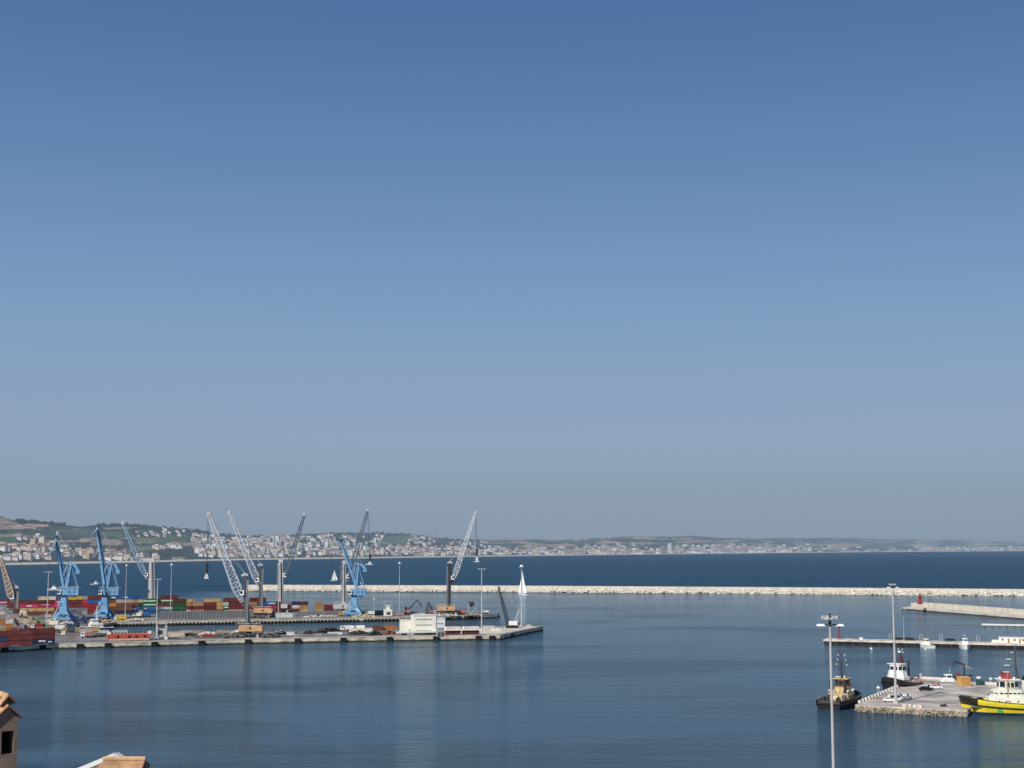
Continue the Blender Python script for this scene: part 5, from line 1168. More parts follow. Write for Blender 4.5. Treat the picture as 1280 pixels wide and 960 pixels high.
truck(150, 775.8, white, yellow, 'white lorry with yellow body on the back quay edge'); truck(433, 783.2 + 6, cream_white, white, 'white lorry at the white bunker', 7)
truck(60, 794, white, white, 'small white lorry beside the end of the waterside stack', 6) ; truck(448, 789.2, white, cream_white, 'white lorry behind the dark mound', 7)
truck(108, 797.4, white, pink, 'white lorry with a pink load by the quay edge', 6); truck(430, 770, yellow, cream, 'yellow lorry with cream body left of the rightmost blue crane foot', 7)
truck(462, 769.6, cream, white, 'cream cabbed lorry right of the rightmost blue crane foot', 7); truck(548, 768.6, light_steel, heap_m, 'pale lorry under the black tower crane', 6); truck(568, 768.4, white, light_steel, 'white lorry right of the black tower crane', 6); truck(577, 768.2, red, pink, 'red lorry near the hopper', 6)
truck(606, 767.4, white, white, 'white lorry at the very end of the back quay', 5.5, hb=1.4)
# dark low boat/rig beyond the end of the back quay
b = G(613, 771.6, 0); t = thing('work_raft', 'low dark raft moored off the end of the back quay', 'raft', b, R(28)); MB().box((0, 0, .5), (14, 4, 1.6)).build('hull', black, t); MB().box((-1, 0, 1.4), (12, 3, .3)).build('deck', mat('raft_deck', (.3, .27, .24), .9), t); MB().box((3, 0, 2.0), (2.4, 1.8, 1.2)).build('cabin', dark_steel, t)
# green beacon on the quay head
p = G(673.5, 783.4, QZ); t = thing('beacon', 'green beacon post on the head of the front quay', 'beacon', p)
MB().tube((0, 0, 0), (0, 0, 4.2), .3, .2, 8).build('pole', green, t); MB().tube((0, 0, .0), (0, 0, 1.6), .7, .5, 8).build('base', green, t); MB().disc((0, 0, 4.5), .45, .8, 8).build('lamp', green, t)

# ================================================================ SHIPS
def hull_rings(L, B, d, h_st, h_bow, n=13, flare=.3, full=.75):
    rings = []
    for i in range(n):
        u = i / (n - 1); x = -L / 2 + L * u
        wdt = B / 2 * (1 - max(0, (u - full) / (1 - full)) ** 2.2) * (1 - .18 * max(0, (.18 - u) / .18))
        wdt = max(wdt, .12); sh = h_st + (h_bow - h_st) * max(0, (u - .25) / .75) ** 1.8
        bx = x if u < .9 else x - (u - .9) * L * .25
        wl = max(.08, wdt * (.88 - flare * max(0, u - .55)))
        rings.append([(x, -wdt, sh), (bx, -wl, 0.0), (bx, -wl * .8, -d), (bx, wl * .8, -d), (bx, wl, 0.0), (x, wdt, sh)])
    return rings
def strake(t, rings, f, r, m, name='rubbing_strake', lo=0, hi=None):
    mb = MB()
    for s in (0, 5):
        w = 1 if s == 0 else 4; pr = None
        for rg in rings[lo:hi]:
            p = Vector(rg[s]).lerp(Vector(rg[w]), f)
            if pr: mb.tube(pr, p, r, n=6)
            pr = p
    mb.tube(Vector(rings[0][0]).lerp(Vector(rings[0][1]), f), Vector(rings[0][5]).lerp(Vector(rings[0][4]), f), r, n=6) if lo == 0 else None
    mb.build(name, m, t)
def bulwark(t, rings, h, th, m, lo=0):
    mb = MB()
    for s in (0, 5):
        for a, c in zip(rings[lo:], rings[lo + 1:]):
            p, q = Vector(a[s]), Vector(c[s]); b = len(mb.v); off = Vector((0, th if s == 0 else -th, 0))
            mb.v += [p, q, q + Vector((0, 0, h)), p + Vector((0, 0, h)), p + off, q + off, q + off + Vector((0, 0, h)), p + off + Vector((0, 0, h))]
            for f in ((0, 1, 2, 3), (4, 7, 6, 5), (3, 2, 6, 7)): mb.face([b + i for i in f])
    mb.build('bulwark', m, t)
def octo(x, y, z, W, D, h, cut=.3, shrink=.9):
    """cabin with chamfered corners and slightly sloped sides"""
    c = min(W, D) * cut; r = []
    for k, zz in ((1, z), (shrink, z + h)):
        w, d = W / 2 * k, D / 2 * k; cc = c * k
        r.append([(x + a, y + b_, zz) for a, b_ in ((-w + cc, -d), (w - cc, -d), (w, -d + cc), (w, d - cc), (w - cc, d), (-w + cc, d), (-w, d - cc), (-w, -d + cc))])
    return r
def windows_round(t, x, y, z, W, D, cut, m, n=None, hgt=.9, name='window', shrink=.95):
    c = min(W, D) * cut; w, d = W / 2 * shrink, D / 2 * shrink; c *= shrink
    P = [(-w + c, -d), (w - c, -d), (w, -d + c), (w, d - c), (w - c, d), (-w + c, d), (-w, d - c), (-w, -d + c)]
    for i in range(8):
        a = Vector((x + P[i][0], y + P[i][1], z)); b_ = Vector((x + P[(i + 1) % 8][0], y + P[(i + 1) % 8][1], z)); dd = b_ - a; L = dd.length; k = max(1, int(L / 1.15)); ang = math.atan2(dd.y, dd.x); nn = Vector((dd.y, -dd.x, 0)).normalized()
        for j in range(k):
            p = a + dd * (j + .5) / k + nn * .03; MB().box((p.x, p.y, p.z), (L / k * .72, .14, hgt), ang).build(name, m, t)
def tyres(t, rings, m, step=1, r=.5, side=(0, 5), zf=.25):
    for s in side:
        for i in range(1, len(rings) - 1, step):
            p = Vector(rings[i][s]).lerp(Vector(rings[i][1 if s == 0 else 4]), zf); p.y += -.2 if s == 0 else .2
            MB().torus(p, r * .7, r * .35, 'y', 10, 5).build('tyre_fender', black, t)
def tug_mast(t, x, z, h, m, arms=3, aw=1.6):
    mb = MB(); mb.tube((x, 0, z), (x, 0, z + h), .22, .1, 6); mb.tube((x - .9, 0, z), (x, 0, z + h * .5), .12, n=4)
    mb.build('mast', m, t)
    for k in range(arms):
        zz = z + h * (.45 + .5 * k / max(1, arms)); MB().beam((x, -aw * (1 - .2 * k), zz), (x, aw * (1 - .2 * k), zz), .14, .14).build('yard', m, t)
        for s in (-1, 1): MB().disc((x, s * aw * (1 - .2 * k), zz + .25), .16, .4, 6).build('lamp', white, t)
# --- tug 1: black hull, cream house, dark wheelhouse, seen from astern
def tug_cream():
    c = G(1050.5, 883, 0); t = thing('tugboat', 'tug with black hull, cream deckhouse and dark wheelhouse left of the paved pier', 'tugboat', c, R(58))
    rg = hull_rings(22, 9.6, 1.5, 1.9, 3.6); MB().loft(rg).build('hull', hull_black, t, smooth=False); bulwark(t, rg, .9, .25, hull_black, 0); strake(t, rg, .15, .3, black)
    MB().box((-.5, 0, 1.95), (17, 8, .2)).build('deck', mat('tug_deck_dark', (.10, .09, .09), .8), t)
    MB().loft(octo(1.5, 0, 2, 9.5, 6.6, 2.4, .22, .96)).build('deckhouse', cream, t); windows_round(t, 1.5, 0, 3.3, 9.5, 6.6, .22, glass, hgt=.5)
    MB().loft(octo(2.4, 0, 4.4, 6.0, 5.2, 1.6, .25, .95)).build('upper_deck', cream, t)
    MB().loft(octo(2.8, 0, 6.0, 4.2, 4.2, 2.4, .3, 1.05)).build('wheelhouse', mat('wheelhouse_brown', (.14, .07, .05), .6), t); windows_round(t, 2.8, 0, 7.3, 4.2, 4.2, .3, glass, hgt=1.1, shrink=1.03)
    MB().box((2.8, 0, 8.55), (4.8, 4.8, .25)).build('roof', cream, t)
    for s in (-1, 1):
        MB().tube((-1.6, s * 2.3, 4.2), (-1.9, s * 2.3, 8.4), .5, .42, 8).build('funnel', dark, t)
        MB().tube((-4, s * 2.2, 2), (-1.5, s * 1.2, 5.4), .3, .2, 6).build('davit', cream, t)
    tug_mast(t, 2.2, 8.6, 9.0, dark_steel, 3, 1.7)
    MB().disc((-5.2, 0, 2.8), .95, 2.4, 12, 'y').build('winch', cream, t)
    for s in (-1, 1): MB().torus((-6.8, s * 1.8, 2.7), .6, .24, 'x').build('tyre_fender', black, t)
    mb = MB()
    for s in (-1, 1):
        for x in range(-8, 2, 2): mb.tube((x, s * 4.1, 2), (x, s * 4.1, 3.9), .06, n=4)
        mb.tube((-8, s * 4.1, 3.9), (0, s * 4.1, 3.9), .06, n=4)
    mb.build('railing', cream, t); tyres(t, rg, black, 2)
    for s in (-1, 1):
        for x in (-1.6, 3.4): MB().tube((x, s * 2.9, 5.0), (x + 1.2, s * 2.9, 5.0), .34, n=8).build('life_raft', white, t)
        MB().box((-3.6, s * 2.6, 2.9), (1.4, 1.0, 1.8)).build('vent_box', dark_steel, t); MB().tube((4.8, s * 2.0, 4.4), (4.8, s * 2.0, 7.0), .12).build('searchlight_post', cream, t)
    mb = MB()
    for k in range(9): mb.tube((2.2 - (k % 3) * .1, -1.6 + k * .4, 8.7), (2.2, 0, 13.5 + (k % 3)), .035, n=3)
    mb.tube((-5.5, 0, 3), (2.2, 0, 14), .05, n=3); mb.tube((9.5, 0, 4.2), (2.2, 0, 14), .05, n=3); mb.build('rigging', dark, t)
    mb = MB()
    for k in range(12):
        a = k * .55; mb.tube((-8 + .5 * math.cos(a), .5 * math.sin(a), 2.2 + k * .02), (-8 + .5 * math.cos(a + .55), .5 * math.sin(a + .55), 2.2 + k * .02), .12, n=4)
    mb.build('rope_coil', mat('rope_tan', (.42, .36, .26), .9), t)
    MB().box((3.4, 1.4, 9.0), (.3, 2.2, .22)).build('radar', white, t); MB().disc((1.4, -1.2, 9.1), .4, .8, 10).build('radar_dome', cream, t)
tug_cream()
# --- tug 2: black hull, white house, red aft deck
def tug_white():
    c = G(1126, 863.8, 0); t = thing('tugboat', 'tug with black hull, white wheelhouse and red afterdeck behind the paved pier', 'tugboat', c, R(-138)); t.scale = (.84, 1.0, 1.08)
    rg = hull_rings(21, 8.6, 1.5, 1.8, 4.2); MB().loft(rg).build('hull', hull_black, t); bulwark(t, rg, .9, .25, hull_black, 0); strake(t, rg, .12, .3, black)
    MB().box((-.8, 0, 1.9), (16.5, 7.4, .2)).build('deck', mat('deck_red', (.25, .05, .04), .8), t)
    MB().loft(octo(1.5, 0, 2.0, 7.6, 7.2, 2.8, .2, .95)).build('deckhouse', white, t); windows_round(t, 1.5, 0, 3.6, 7.6, 7.2, .2, glass, hgt=.45)
    MB().loft(octo(2.0, 0, 4.8, 6.2, 6.6, 1.4, .25, .9)).build('upper_deck', white, t)
    MB().loft(octo(2.2, 0, 6.2, 4.8, 5.8, 2.5, .25, .92)).build('wheelhouse', white, t); windows_round(t, 2.2, 0, 7.5, 4.8, 5.8, .25, glass, hgt=1.1, shrink=.97)
    MB().box((2.2, 0, 8.8), (4.8, 5.6, .2)).build('roof', white, t)
    MB().taper((-.6, 0, 8.2), (1.6, 1.5, 0), (-.6, 0, 11.0), (1.1, 1.0, 0)).build('funnel', mat('funnel_dark_red', (.10, .03, .03), .6), t)
    for s in (-1, 1): MB().tube((-2.6, s * 2.0, 2), (-2.6, s * 2.0, 9.6), .4, .35, 8).build('exhaust', dark, t)
    tug_mast(t, -.6, 10.6, 3.6, dark_steel, 2, 1.0); MB().disc((0, 0, 12.6), .45, .6, 10).build('radar_dome', white, t)
    MB().disc((-5.4, 0, 2.9), .9, 2.2, 12, 'y').build('winch', red, t)
    mb = MB()
    for x in (-3.6, -6.8, -9):
        mb.tube((x, -3.2, 1.9), (x, -3.2, 3.6), .12, n=4); mb.tube((x, 3.2, 1.9), (x, 3.2, 3.6), .12, n=4); mb.tube((x, -3.2, 3.6), (x, 3.2, 3.6), .12, n=4)
    mb.build('tow_bow', red, t); tyres(t, rg, black, 2)
tug_white()
# --- tug 3: yellow, side on, bow to the left
def tug_yellow_():
    c = G(1262.5, 892.3, 0); t = thing('tugboat', 'big yellow hulled tug with cream white superstructure at the right edge', 'tugboat', c, R(178))
    L = 29.5; rg = hull_rings(L, 9.4, 1.6, 2.4, 4.6, 15, .25, .72)
    up = [[r[0], tuple(Vector(r[0]).lerp(Vector(r[1]), .55)), tuple(Vector(r[5]).lerp(Vector(r[4]), .55)), r[5]] for r in rg]
    MB().loft(rg).build('hull', tug_yellow, t)
    lo = [[(p[0] * 1.001, p[1] * 1.012, p[2]) for p in (tuple(Vector(r[0]).lerp(Vector(r[1]), .76)), r[1], r[2], r[3], r[4], tuple(Vector(r[5]).lerp(Vector(r[4]), .76)))] for r in rg]
    MB().loft(lo).build('boot_band', hull_blue, t)
    strake(t, rg, .28, .24, black); 
    MB().box((0, 0, 2.45), (L * .84, 8.2, .15)).build('deck', mat('deck_grey_green', (.16, .2, .18), .8), t)
    bulwark(t, rg, .85, .22, tug_yellow, 0)
    strake(t, [[(p[0], p[1], p[2] + .85) for p in r] for r in rg], 0, .12, dark, 'cap_rail')
    # rubber bow pudding
    mb = MB()
    for s in (-1, 1):
        for i in range(10, 15):
            if i == 14: continue
            p = Vector(rg[i][0 if s < 0 else 5]); q = Vector(rg[i + 1][0 if s < 0 else 5])
            if i >= 12:
                mb.tube(p + Vector((0, 0, .35)), q + Vector((0, 0, .35)), .5, n=7); mb.tube(p + Vector((0, 0, -.55)), q + Vector((0, 0, -.55)), .34, n=7)
    mb.build('bow_fender', black, t)
    # green patch emblem on bow
    for s in (-1, 1):
        r9 = rg[9]; p = Vector(r9[0 if s < 0 else 5]).lerp(Vector(r9[1 if s < 0 else 4]), .5); MB().disc((p.x, p.y + s * .06, p.z - .1), .85, .12, 14, 'y').build('emblem', mat('emblem_green', (.10, .35, .06), .6), t)
    MB().loft(octo(.2, 0, 2.5, 13.5, 6.8, 2.6, .2, .97)).build('deckhouse', cream_white, t)
    for x in (-4, -1.6, 1.0, 1.9, 4.0): 
        for s in (-1, 1): MB().disc((x, s * 3.36, 4.0), .24, .12, 10, 'y').build('porthole', glass, t)
    MB().loft(octo(.5, 0, 5.1, 9.5, 6.0, 2.2, .22, .93)).build('upper_deck', cream_white, t); windows_round(t, .5, 0, 6.3, 9.5, 6, .22, glass, hgt=.4)
    MB().loft(octo(.4, 0, 7.3, 5.6, 5.2, 2.9, .3, 1.04)).build('wheelhouse', cream_white, t); windows_round(t, .4, 0, 8.8, 5.6, 5.2, .3, glass, hgt=1.5, shrink=1.02)
    MB().box((.4, 0, 10.3), (6.3, 5.9, .3)).build('roof', cream_white, t)
    for s in (-1, 1):
        MB().taper((-4.8, s * 2.2, 5.1), (1.6, 1.2, 0), (-5.0, s * 2.2, 9.8), (1.2, 1.0, 0)).build('funnel', cream_white, t); MB().tube((-5, s * 2.2, 9.8), (-5.1, s * 2.2, 11), .32, .3, 8).build('exhaust', black, t)
    mb = MB(); mb.tube((-2.2, 0, 10.4), (-2.2, 0, 20.4), .42, .14, 8); mb.tube((-3.2, 0, 10.4), (-2.2, 0, 15), .2); mb.build('mast', dark_steel, t)
    for k, (z, w) in enumerate(((12.2, 4.0), (14.2, 3.4), (16.0, 2.6), (18, 1.4))):
        mb = MB(); mb.beam((-2.2, 0, z), (-2.2 + w, 0, z), .14, .14); mb.build('yard', dark_steel, t); MB().box((-2.2 + w * .75, 0, z + .25), (w * .5, .5, .22)).build('radar', white, t)
    MB().box((.8, 0, 11.2), (2.6, 2.2, 1.4)).build('fire_monitor_platform', mat('monitor_red', (.35, .05, .05), .6), t)
    mb = MB()
    for s in (-1, 1): mb.tube((1.2, s * .8, 11.9), (2.6, s * .9, 12.7), .2, .14)
    mb.build('fire_monitor', red, t)
    MB().disc((3.2, 1.9, 10.9), .42, .7, 10).build('radar_dome', white, t); MB().disc((-1.0, 2.2, 10.8), .3, .7, 10).build('searchlight', white, t)
    mb = MB(); mb.tube((1.4, 3.0, 2.5), (1.2, 3.0, 12.4), .2, .14, 6); mb.build('derrick_post', mat('post_orange', (.55, .25, .08), .6), t)
    MB().disc((9.2, 0, 3.7), 1.0, 2.4, 14, 'y').build('winch', dark, t); MB().torus((9.2, 1.6, 3.9), .9, .32, 'y').build('tyre_fender', black, t)
    mb = MB()
    for s in (-1, 1):
        for x in range(-4, 6, 1): mb.tube((x, s * 2.95, 7.3), (x, s * 2.95, 8.2), .04, n=4)
        for z in (7.75, 8.2): mb.tube((-4, s * 2.95, z), (5, s * 2.95, z), .04, n=4)
        mb.tube((5.2, s * 2.8, 5.1), (3.2, s * 2.8, 7.4), .12, n=4)
    mb.build('railing', white, t)
    MB().box((-1, 3.5, 3.2), (9, .3, .22)).build('handrail', mat('rail_green', (.45, .55, .1), .6), t)
tug_yellow_()

# --- ship moored in the basin
def basin_ship():
    c = G(118, 789, 0); t = thing('coaster', 'small dark hulled ship with white superstructure moored at the closed end of the basin', 'ship', c, R(200))
    rg = hull_rings(22, 6.5, 1.5, 2.2, 3.4); MB().loft(rg).build('hull', hull_blue, t); strake(t, rg, .02, .15, white)
    MB().loft(octo(-1, 0, 2.2, 9, 5, 2.6, .15, .97)).build('deckhouse', white, t); windows_round(t, -1, 0, 3.6, 9, 5, .15, glass, hgt=.6)
    MB().loft(octo(0, 0, 4.8, 5.5, 4.4, 2.4, .2, .95)).build('wheelhouse', white, t); windows_round(t, 0, 0, 6.2, 5.5, 4.4, .2, glass, hgt=.8)
    tug_mast(t, -1, 7.2, 8, white, 2, 1.2); MB().taper((-3.5, 0, 4.8), (1.6, 1.6, 0), (-3.5, 0, 7.4), (1.2, 1.2, 0)).build('funnel', pink, t)
basin_ship()
# --- small boats
def motorboat(loc, rz, L, label, hullm=white, cab=white, stripe_m=None, mast=True):
    t = thing('motorboat', label, 'motorboat', loc, rz); B = L * .33
    rg = hull_rings(L, B, .3, L * .11, L * .17, 9, .3, .55); MB().loft(rg).build('hull', hullm, t); strake(t, rg, .05, .08, stripe_m or dark)
    MB().loft(octo(L * .02, 0, L * .11, L * .42, B * .72, L * .11, .2, .9)).build('cabin', cab, t)
    MB().loft(octo(-L * .0, 0, L * .22, L * .25, B * .62, L * .12, .2, .85)).build('wheelhouse', cab, t); windows_round(t, 0, 0, L * .285, L * .25, B * .62, .2, glass, hgt=L * .05, shrink=.96)
    if mast:
        mb = MB(); mb.tube((-L * .05, 0, L * .33), (-L * .05, 0, L * .56), .06, .04, 5); mb.build('mast', light_steel, t); MB().box((-L * .05, 0, L * .42), (.2, L * .12, .1)).build('radar', white, t)
    return t
p = G(1190, 853, NZ); motorboat((p.x, p.y + 4.5, 0.1), R(184), 13, 'white motorboat tied to the back of the paved pier', white, white, dark)
p = PP(1164, -4.5, 0); motorboat((p.x, p.y, 0), R(100), 13, 'smaller white motorboat moored to the long pier, on the left', white, cream_white, teal, False)
p = PP(1211.5, -5, 0); motorboat((p.x, p.y, 0), R(-100), 15, 'larger white motorboat with pointed roof moored to the long pier', white, white, brick_red)
p = G(120, 731, 0); motorboat((p.x, p.y, 0), R(30), 14, 'tiny white motorboat out on the open sea left of the second blue crane')
p = G(67.5, 737.6, 0); motorboat((p.x, p.y, 0), R(5), 15, 'white motorboat on the sea right of the T headed lamp mast', mast=False)
p = G(596.5, 702.6, 0); motorboat((p.x, p.y, 0), R(12), 22, 'white motor yacht near the far shore behind the black tower crane boom')
p = G(462, 706, 0); motorboat((p.x, p.y, 0), R(12), 24, 'white motor yacht near the far shore right of the rightmost blue crane')
def sailboat(px, py, h, label, rz=0):
    p = G(px, py, 0); t = thing('sailing_boat', label, 'sailing boat', p, rz, 'sailing boats'); L = h * .62
    rg = hull_rings(L, L * .28, .5, 1.1, 1.4, 9, .3, .5); MB().loft(rg).build('hull', white, t)
    MB().tube((L * .08, 0, 1), (L * .08, 0, h), .14, .08).build('mast', light_steel, t)
    MB().tube((L * .08, 0, 2.4), (-L * .38, 0, 2.4), .1).build('boom', light_steel, t)
    def sail(a, b_, c, name):
        mb = MB(); n = 8; idx = {}
        for i in range(n + 1):
            for j in range(n + 1 - i):
                u, v = i / n, j / n; q = Vector(a) * (1 - u - v) + Vector(b_) * u + Vector(c) * v; q.y += math.sin(math.pi * min(1, u + .5 * v)) * (1 - v) * .09 * L; idx[(i, j)] = len(mb.v); mb.v.append(q)
        for i in range(n):
            for j in range(n - i):
                mb.face((idx[i, j], idx[i + 1, j], idx[i, j + 1]))
                if i + j < n - 1: mb.face((idx[i + 1, j], idx[i + 1, j + 1], idx[i, j + 1]))
        mb.build(name, sail_m, t, smooth=True)
    sail((L * .06, 0, 2.5), (-L * .38, 0, 2.5), (L * .07, 0, h * .98), 'mainsail'); sail((L * .5, 0, 1.6), (L * .12, 0, 2.0), (L * .1, 0, h * .85), 'foresail')
    MB().box((-L * .05, 0, 1.5), (L * .3, L * .14, .6)).build('cabin', white, t)
sailboat(417.5, 726, 16.5, 'white sailing boat with one tall sail on the open sea', R(8)); sailboat(654, 744, 25.5, 'large white sailing boat in front of the breakwater at the tip lamp mast', R(128))
# buoys
for (px, py, lb) in ((1089, 811, 'small white buoy floating below the long pier'), (1157, 811.5, 'small white buoy left of the smaller white motorboat'), (1098, 860, 'small white buoy off the bow of the white tug'), (1238.5, 849, 'small white buoy behind the paved pier right of the green locker')):
    p = G(px, py, 0); t = thing('mooring_buoy', lb, 'buoy', p); MB().tube((0, 0, -.3), (0, 0, .5), .75, .55, 10).build('float', white, t); MB().torus((0, 0, .75), .22, .06, 'y', 8, 4).build('ring', grey_steel, t)

# ================================================================ ON THE PAVED PIER
def car(px, py, m, label, rz, L=4.3, kind='car', pick=False, z=NZ):
    p = G(px, py, z); t = thing('parked_' + kind, label, kind, p, rz); W = 1.75; s = L / 4.3
    low = [(-2.12, .35), (2.12, .35), (2.15, .75), (1.95, .92), (.9, 1.0), (-1.95, 1.0), (-2.15, .85)]
    cabn = [(-1.75, .98), (1.0, .98), (.35, 1.48), (-1.15, 1.48)] if not pick else [(-.4, .98), (1.05, .98), (.5, 1.65), (-.25, 1.65)]
    if kind == 'van': low = [(-2.3, .35), (2.25, .35), (2.3, .9), (1.7, 1.15), (-2.3, 1.15)]; cabn = [(-2.28, 1.13), (1.6, 1.13), (.95, 2.05), (-2.2, 2.05)]
    MB().side_prism([(a * s, b_) for a, b_ in low], -W / 2, W / 2).build('body', m, t)
    MB().side_prism([(a * s, b_) for a, b_ in cabn], -W / 2 + .12, W / 2 - .12).build('roof', m, t)
    zt = cabn[2][1]
    for y in (-1, 1): MB().side_prism([((cabn[0][0] + .25) * s, 1.05), ((cabn[1][0] - .35) * s, 1.05), ((cabn[2][0] - .1) * s, zt - .1), ((cabn[3][0] + .1) * s, zt - .1)], y * (W / 2 - .13) - .02, y * (W / 2 - .13) + .02).build('window', glass, t)
    mb = MB(); a, b_ = cabn[1], cabn[2]; mb.beam(((a[0] - .02) * s, 0, a[1] + .08), ((b_[0] + .06) * s, 0, b_[1] - .06), 1.4, .06); mb.build('windscreen', glass, t)
    if pick: MB().box((-1.2 * s, 0, 1.02), (1.5 * s, 1.5, .1)).build('load_bed', dark, t)
    for x in (-1.35, 1.35):
        for y in (-1, 1):
            wq = MB().disc((x * s, y * (W / 2 - .08), .34), .34, .22, 14, 'y').build('wheel', black, t); MB().disc((x * s, y * (W / 2 + .035), .34), .18, .03, 10, 'y').build('rim', light_steel, wq)
    for y in (-.6, .6): MB().box((2.13 * s, y, .72), (.08, .3, .16)).build('headlight', white, t)
    for y in (-.6, .6): MB().box((-2.13 * s, y, .78), (.08, .25, .16)).build('tail_light', red, t)
car(1158, 863.5, mat('car_black', (.01, .01, .012), .25), 'black car parked alone in the middle of the paved pier', R(8), 4.9)
car(1170, 861.3, mat('car_white', (.75, .75, .75), .3), 'white car with a dark red roof load behind the black car', R(-12), 4.5); 
car(1120, 876.5, white, 'white van parked at the foot of the tall lamp mast', R(10), 4.6, 'van')
car(1132, 874.5, mat('car_grey_white', (.6, .6, .6), .3), 'light grey pickup right behind the white van', R(40), 4.6, 'pickup', True)
car(1111.5, 877.5, white, 'white car left of the tall lamp mast foot', R(-25), 3.6)
p = G(1171, 860.2, NZ); t = thing('roof_load', 'dark red bundle lying on the roof of the white car', 'bundle', (G(1170, 861.3, NZ).x, G(1170, 861.3, NZ).y, NZ + 1.49), R(-12)); MB().box((-.3, 0, .12), (2.2, 1.2, .24)).build('tarpaulin', pink, t); MB().box((-.3, 0, .26), (.1, 1.25, .04)).build('strap', dark, t)
p = G(1208, 857.6, NZ); k = p.y / F; t = thing('timber_shed', 'orange wooden shed at the back of the paved pier', 'shed', p, R(14))
MB().box((0, 1.5, 1.45), (3.6, 3.2, 2.9)).build('wall', timber, t); MB().box((0, 1.5, 2.98), (3.9, 3.5, .16)).build('roof', mat('shed_top', (.70, .50, .26), .7), t)
mb = MB()
for i in range(8): mb.box((-1.6 + i * .46, -.12, 1.45), (.05, .04, 2.8))
mb.build('batten', mat('batten_dark', (.35, .18, .06), .8), t)
p = G(1207, 851.2, 0); t = thing('loader_crane', 'dark folded boat crane with orange arm behind the orange shed', 'crane', (p.x, p.y + 6, 0), 0)
MB().loft(hull_rings(9, 3, .4, 1.4, 1.9, 7)).build('hull', dark_steel, t); MB().box((-1, 0, 1.9), (1.8, 1.6, 1.1)).build('cabin', mat('boat_red_cab', (.25, .06, .05), .6), t)
MB().tube((1.5, 0, 1.6), (1.5, 0, 5.2), .4, .3).build('post', dark, t); mb = MB(); mb.beam((1.6, 0, 5.6), (-2.2, 0, 6.8), .6, .6); mb.beam((-2.2, 0, 6.8), (-2.8, 0, 4.5), .4, .4); mb.build('boom', mat('arm_navy', (.03, .04, .08), .6), t); MB().beam((-2.2, 0, 6.6), (4.6, 0, 4.0), .3, .3).build('jib', mat('arm_orange', (.5, .3, .15), .6), t)
p = G(1224, 856.5, NZ); t = thing('equipment_locker', 'dark green and white equipment locker right of the orange shed', 'locker', p, R(6))
MB().box((0, 0, 1.1), (1.7, 1.4, 2.2)).build('body', mat('locker_green', (.03, .09, .07), .6), t); MB().box((-.2, 0, 2.6), (1.2, 1.0, .8)).build('upper_box', white, t); MB().box((1.4, 0, .6), (1.0, 1.0, 1.2)).build('side_box', dark, t)
p = G(1151, 848.4, NZ); t = thing('bollard', 'pale mooring bollard at the back corner of the paved pier', 'bollard', p)
MB().tube((0, 0, 0), (0, 0, 1.5), .35, .3, 10).build('post', cream_stone, t); MB().tube((0, 0, 1.5), (0, 0, 1.9), .55, .4, 10).build('cap', cream_stone, t)
heap_ = MB()
for k in range(14): heap_.rock((rnd.uniform(-1, 1), rnd.uniform(-.6, .6), rnd.uniform(0, .5)), rnd.uniform(.25, .5), k)
for (px, py, lb) in ((1180, 883.2, 'small pile of dark rope on the front edge of the paved pier'),):
    p = G(px, py, NZ); tag(heap_.build('rope_pile', scrap_dk, loc=p), lb, 'rope pile')

# ================================================================ ROOFS BESIDE THE VIEWPOINT
tile = mat('clay_tile', (0.60, 0.37, 0.20), .85, .25, 3.0, bump=.05); tile_dk = mat('clay_tile_shaded', (0.20, 0.085, 0.05), .9, .3, 4)
stucco = mat('brown_stucco', (0.20, 0.145, 0.115), .95, .25, 2.5, bump=.03)
def chimney():
    Y = 42.0; s = Y / F
    c = A(8.5, 905, Y); t = thing('chimney_turret', 'dark brown rendered turret with two small clay gables and a square opening', 'turret', (c.x, Y, 0), R(33))
    z = lambda py: A(0, py, Y).z
    W = 27 * s; D = .8; zt, zr, zo0, zo1, zb = z(900), z(882), z(943), z(914), 30
    xa, xb = -5.5 * s, 9 * s
    mb = MB()
    mb.box((0, D / 2, (zb + zo0) / 2), (W, D, zo0 - zb)); mb.box((0, D / 2, (zo1 + zt) / 2), (W, D, zt - zo1))
    mb.box(((-W / 2 + xa) / 2, D / 2, (zo0 + zo1) / 2), (xa + W / 2, D, zo1 - zo0)); mb.box(((xb + W / 2) / 2, D / 2, (zo0 + zo1) / 2), (W / 2 - xb, D, zo1 - zo0))
    mb.side_prism([(-W / 2, zt), (W / 2, zt), (0, zr)], 0, D); mb.build('wall', stucco, t)
    MB().box(((xa + xb) / 2, D * .7, (zo0 + zo1) / 2), (xb - xa, .05, zo1 - zo0)).build('opening', black, t)
    def gable(hw, z_ap, z_ev, th, over, name):
        for sg, m in ((-1, tile), (1, tile_dk)):  # left slope plain clay, right slope a darker copy with painted shade
            mb = MB(); mb.side_prism([(0, z_ap), (sg * hw, z_ev), (sg * (hw + .02), z_ev - th), (0, z_ap - th)], -over, D + over)
            if sg < 0:
                n = 8
                for k in range(n): y = -over + .05 + (D + 2 * over - .1) * k / (n - 1); mb.tube((0, y, z_ap), (-hw, y, z_ev), .03, n=6)
            mb.build(name, m, t)
    gable(17.5 * s, z(880.5), z(897), .055, .10, 'roof')
    MB().box((0, D / 2, (zr + z(872)) / 2), (13 * s, D * .7, z(872) - zr)).build('flue', stucco, t)
    gable(8.5 * s, z(867), z(877.5), .07, .10, 'cap')
chimney()
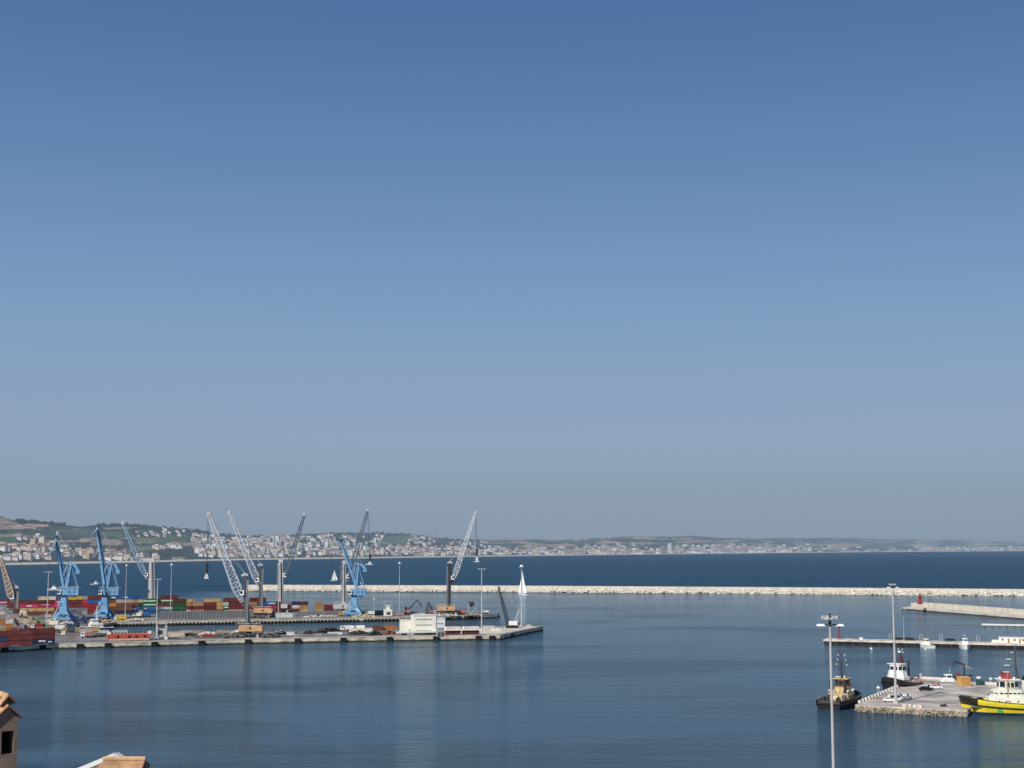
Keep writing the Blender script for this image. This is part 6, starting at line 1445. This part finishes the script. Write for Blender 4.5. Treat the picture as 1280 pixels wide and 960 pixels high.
def near_roof():
    Y = 36.0; s = Y / F; c = A(145, 990, Y)
    t = thing('roof_gable', 'orange clay roof ridge with white edge at the bottom left of the view', 'roof', (c.x, Y, 0), 0)
    zr = A(0, 950, Y).z; zrw = A(0, 942, Y + 0.4).z
    lx_ = lambda px: A(px, 950, Y).x - c.x
    ly_ = lambda px: A(px, 950, Y + .9).x - c.x
    # orange slope facing the viewer with a level ridge between bearings 128 and 182
    def quad(P, m, name, th=.06):
        mb = MB(); n = len(P); b_ = 0
        for q in P: mb.v.append(Vector(q))
        for q in P: mb.v.append(Vector(q) - Vector((0, 0, th)))
        mb.face(range(n)); mb.face([n + i for i in range(n)][::-1])
        for i in range(n): mb.face((i, n + i, n + (i + 1) % n, (i + 1) % n))
        return mb.build(name, m, t)
    quad([(lx_(96), -2.2, zr - 1.2), (lx_(180), -2.2, zr - 1.2), (lx_(181.5), 0, zr), (lx_(130), 0, zr)], tile, 'tile_slope')
    mb = MB()
    for k in range(20):
        x = lx_(131) + (lx_(180) - lx_(131)) * k / 19; mb.tube((x - (1 - k / 19) * .65, -2.2, zr - 1.2), (x, 0, zr), .018, n=6)
    mb.tube((lx_(129), 0, zr + .03), (lx_(182), 0, zr + .03), .06, n=8); mb.build('cover_tile', tile, t)
    # right verge, in the clay with shade painted in
    quad([(lx_(181.5), 0, zr), (lx_(180), -2.2, zr - 1.2), (lx_(186), -2.2, zr - 1.35), (lx_(185), .2, zr - .12)], tile_dk, 'verge')
    # white sloping coping behind
    a = Vector((ly_(145), .9, A(145, 943, Y + .9).z)); b_ = Vector((ly_(88), .9, A(88, 967, Y + .9).z)); mb = MB(); mb.beam(a, b_, .10, .3); e = Vector((ly_(158), .9, A(158, 951.5, Y + .9).z)); mb.beam(a, e, .08, .3)
    mb.build('coping', mat('coping_white', (.78, .77, .76), .7, .08, 2), t)
    mb = MB(); mb.side_prism([(a.x, a.z - .06), (b_.x, b_.z - .06), (b_.x, 34), (e.x + .4, 34), (e.x + .4, e.z - .3), (e.x, e.z - .06)], .72, 1.06); mb.build('parapet', stucco, t)
    mb = MB(); mb.box((lx_(140), -.9, (zr - 1.4 + 30) / 2), (1.6, 2.3, zr - 1.4 - 30)); mb.build('wall', stucco, t)
near_roof()

# ---- airliner
p = A(960, 579, 9000); t = thing('airliner', 'tiny white airliner flying low above the right of the bay', 'airliner', p, R(170))
am = mat('airliner_white', (.55, .58, .62), .4, .05, .05, haze=14000); rg = []
for i in range(11):
    u = i / 10; x = -19 + 38 * u; r = 2.1 * min(1, (1 - u) * 5 + .05) ** .6 * min(1, u * 3 + .12); rg.append([(x, r * math.cos(a * math.pi / 5), r * math.sin(a * math.pi / 5) + (1.2 * (1 - u * 3) if u < .33 else 0)) for a in range(10)])
MB().loft(rg).build('fuselage', am, t, smooth=True)
for s in (-1, 1):
    w_ = MB().prism([(3, s * 1.5), (-3, s * 1.5), (-7, s * 17), (-5, s * 17)][::s], -.9, -.4).build('wing', am, t)
    MB().tube((2.6, s * 6, -1.9), (-1.6, s * 6, -1.9), 1.05, .8, 10).build('engine', am, t); MB().prism([(-14, s * .5), (-18, s * .5), (-19.5, s * 6), (-17.5, s * 6)][::s], 1.2, 1.5).build('tailplane', am, t)
MB().side_prism([(-13, 1.6), (-18.5, 1.6), (-20, 8), (-17.5, 8)], -.2, .2).build('fin', am, t)
print('containers', nC, 'houses', houses)
